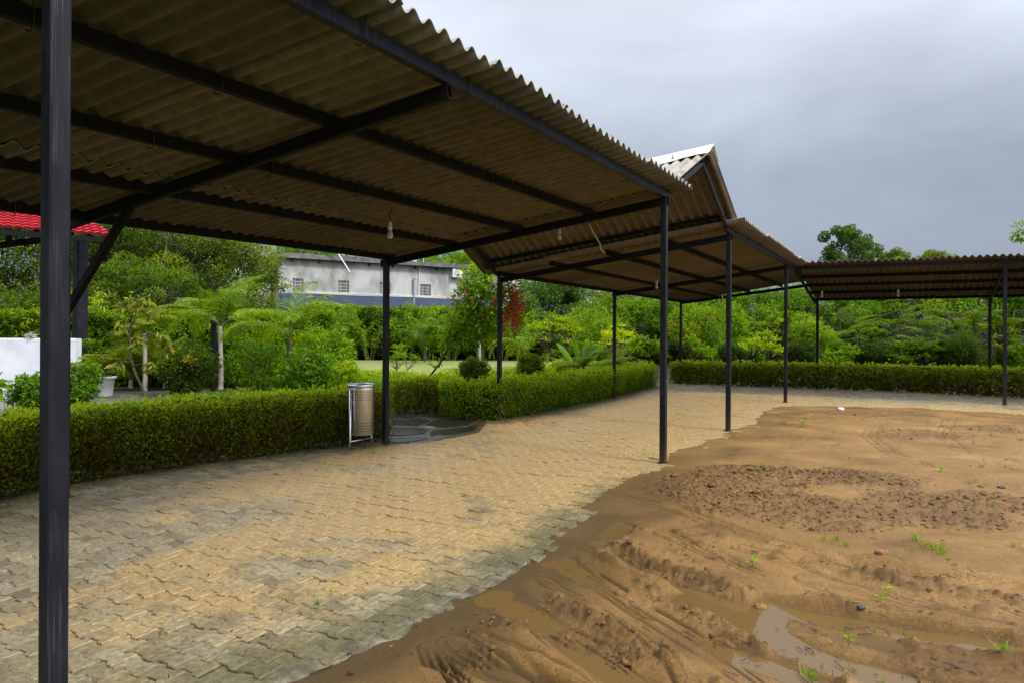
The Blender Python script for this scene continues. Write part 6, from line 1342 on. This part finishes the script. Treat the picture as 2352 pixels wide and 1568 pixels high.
W_ = [('broadleaf_seedling', 'three-leaved pale seedling standing in the lower puddle', 1948, 1492, 'seed', .10), ('broadleaf_seedling', 'broad-leaved seedling on the mud above the brown puddle', 1727, 1308, 'leafy', .11), ('broadleaf_seedling', 'broad-leaved seedling on the clods right of the nearest roadside post', 1751, 1086, 'leafy', .15),
      ('broadleaf_seedling', 'low spreading green weed on the sand near the third roadside post', 1836, 983, 'leafy', .20), ('grass_tuft', 'bright grass tuft at the lower right corner of the mud', 2302, 1520, 'grass', .13), ('broadleaf_seedling', 'small upright seedling between the puddle run and the dark clods', 2036, 1368, 'seed', .09),
      ('broadleaf_seedling', 'low round-leaved seedling just left of the small upright one', 2020, 1383, 'leafy', .07), ('grass_tuft', 'grass blades standing in the bottom puddle among dark twigs', 1862, 1552, 'grass', .13), ('grass_tuft', 'largest grass tuft on the pale mud left of the orange brick fragment', 2108, 1250, 'grass', .16),
      ('grass_tuft', 'small green weed between pavers in the middle of the walkway', 1065, 1140, 'grass', .09)]
for i, q in enumerate(W_): weed(q[0], q[1], q[2], q[3], q[4], q[5], i, 'weeds on the open ground', onpave=(i == 9))
small = [(1802, 972, .12), (1916, 995, .12), (1998, 1004, .10), (1874, 1197, .09), (2163, 1086, .17), (2237, 1167, .09), (2277, 1170, .10), (2145, 1268, .12), (2160, 1278, .13), (1890, 1248, .08), (1922, 1247, .09), (1946, 1262, .09), (2056, 1296, .09), (2275, 1004, .13), (2343, 1016, .16), (2118, 1066, .09), (2255, 1076, .12), (2006, 1446, .07), (2028, 1562, .07), (1947, 1546, .05), (2192, 1306, .07), (2124, 1262, .12), (2180, 1292, .07), (1764, 1398, .03), (2330, 1262, .09), (2068, 1445, .06), (1912, 1010, .06)]
SL = ['near the far paving left of the spreading weed', 'far out, in front of the far corner post', 'far out, between the white stone and the last posts', 'below the middle of the clod field', 'bushiest one at the back edge of the clods', 'right of the clod field, left one of a pair', 'right of the clod field, right one of a pair', 'close behind the largest grass tuft', 'just right of the largest grass tuft', 'between the clods and the broad-leaved seedling', 'in a row of three, left', 'in a row of three, right', 'beside the orange brick fragment', 'in front of the nearest far post at right', 'at the right edge, farthest back', 'behind the right part of the clod field', 'near the dark stone at right, behind it', 'just below the dark wet stone', 'lowest one at the bottom edge', 'in the pale water below the seedling', 'right of the brick fragment by the dark twigs', 'tallest just above the largest tuft', 'right of the largest tuft, smaller', 'tiny one at the tip of the brown puddle', 'at the right edge above the twigs', 'on the pale wet sheet, middle', 'smallest one near the far paving']
for i, (px, py, s) in enumerate(small): weed('grass_sprout', 'thin green sprout on the mud, '+SL[i], px, py, 'grass', s, 200+i, 'thin sprouts on the mud')
weed('grass_sprout', 'thin upright sprout between the wet pavers near the mud edge', 733, 1388, 'grass', .10, 300, None, True)
weed('grass_sprout', 'tiny weed in front of the post by the bin', 858, 1040, 'grass', .10, 301, None, True)
weed('grass_sprout', 'tiny weed right of the weed in mid walkway', 1094, 1142, 'grass', .05, 302, None, True)
def stone(name, label, cat, px, py, sx, sy, sz, mat, seed, onpave=False):
    q = gp(px, py); z = 0 if onpave else mudz(q[0], q[1]); r = np.random.default_rng(seed); m = MB(); n = 9; k = 12; V_ = []
    for i in range(n):
        ph = math.pi*i/(n-1)
        for j in range(k):
            th = 2*math.pi*j/k; d = A(math.sin(ph)*math.cos(th), math.sin(ph)*math.sin(th), math.cos(ph)); d = np.sign(d)*np.abs(d)**.75; s_ = 1+.12*math.sin(3*th+seed+2*ph)+r.uniform(-.05, .05); V_.append((q[0]+d[0]*sx*s_, q[1]+d[1]*sy*s_, z+sz*.7+d[2]*sz*s_))
    m.add(V_, [(i*k+j, (i+1)*k+j, (i+1)*k+(j+1) % k, i*k+(j+1) % k) for i in range(n-1) for j in range(k)]); tag(m.build(name, M[mat]), label, cat)
M['brick'] = noisy('orange brick', [(.3, (.20, .085, .04)), (.7, (.34, .16, .08))], scale=20, rough=.9, bump=.5, bscale=60)
M['dark_stone'] = noisy('dark wet stone', [(.3, (.02, .022, .03)), (.7, (.06, .06, .07))], scale=20, rough=.35)
stone('brick_fragment', 'orange brick fragment lying on the pale mud', 'brick', 2024, 1292, .045, .035, .022, 'brick', 1)
stone('stone', 'smooth white stone on the sand before the far paving', 'stone', 1931, 943, .07, .06, .035, 'white_plastic', 2)
stone('stone', 'black chip on the last pavers at the muddy edge, bottom centre', 'stone', 806, 1545, .017, .011, .006, 'dark_stone', 3, True)
stone('stone', 'dark wet stone at the edge of the upper puddle run', 'stone', 1978, 1412, .022, .015, .010, 'dark_stone', 4)
stone('stone', 'small dark stone on the sand near the right edge', 'stone', 2300, 1125, .035, .03, .012, 'dark_stone', 5)
stone('mud_lump', 'rounded mud lump beside the grey water of the puddle', 'mud lump', 1746, 1388, .035, .03, .022, 'mud', 6)
q = gp(606, 1402, .0); m = MB()
# litter: twigs on mud, leaves on paving
r = np.random.default_rng(3); V_ = MB(); tp = []
for px, py, sx, sy, n in ((1790, 1490, 160, 40, 16), (1850, 1520, 150, 44, 14), (2165, 1335, 90, 20, 22), (1500, 1420, 200, 60, 26), (2000, 1440, 200, 30, 30), (2100, 1200, 180, 60, 26), (1450, 1490, 120, 40, 16), (1700, 1150, 180, 40, 26), (2150, 1545, 120, 20, 26), (1160, 1440, 40, 15, 14), (2050, 1110, 200, 30, 16), (1690, 1450, 60, 30, 24)):
    for _ in range(int(n*.8)):
        a, b = r.normal(px, sx*.5), r.normal(py, sy*.5); 
        if b > 1640 or b < 900: continue
        q = gp(a, b)
        if poly_sd(np.array([q[0]]), np.array([q[1]]), mudE)[0] < .1: continue
        z = max(mudz(*q), WATER)+.006; th = r.uniform(0, 3.14); l = r.uniform(.01, .045); d = A(math.cos(th), math.sin(th), r.uniform(-.05, .3))*l; k = A(r.normal(0, .2), r.normal(0, .2), r.uniform(0, .3))*l
        V_.tube([A(q[0], q[1], z)-d*A(1, 1, 0), A(q[0], q[1], z)+k, A(q[0], q[1], z)+d], r.uniform(.0012, .0026), 4)
M['wet_twig'] = noisy('dark wet twigs', [(.3, (.02, .013, .008)), (.7, (.07, .045, .025))], scale=30, rough=.6, bump=0)
tag(V_.build('twig_litter', M['wet_twig']), 'dark broken twigs scattered over the mud and puddles', 'twigs', kind='stuff')
lv = Leaves(12); r = lv.r
for px, py, sx, sy, n in ((700, 1350, 500, 180, 150), (1200, 1100, 300, 80, 60), (900, 1480, 200, 60, 40), (300, 1300, 250, 100, 60), (1500, 1350, 500, 150, 40), (250, 1118, 300, 18, 120), (600, 1062, 260, 14, 110), (820, 1032, 120, 10, 40), (1250, 952, 250, 12, 60)):
    for _ in range(n):
        a, b = r.normal(px, sx*.5), r.normal(py, sy*.5)
        if not 905 < b < 1640: continue
        q = gp(a, b); on = poly_sd(np.array([q[0]]), np.array([q[1]]), mudE)[0] < -.05; z = .006 if on else mudz(*q)+.006
        lv.add(A([[q[0], q[1], z]]), A([[r.normal(), r.normal(), .1]]), A([[r.normal(0, .3), r.normal(0, .3), 1]]), r.uniform(.012, .038), r.uniform(.006, .014), np.array([r.uniform(0, 1)]), bend=-.2)
M['dead leaf'] = leafmat('dead leaf', [(0, (.02, .012, .006)), (.6, (.09, .04, .015)), (.92, (.22, .12, .03)), (1, (.5, .42, .05))], trans=.1)
tag(lv.build('leaf_litter', 'dead leaf'), 'small dead leaves and bits scattered over the pavers', 'leaves', kind='stuff')
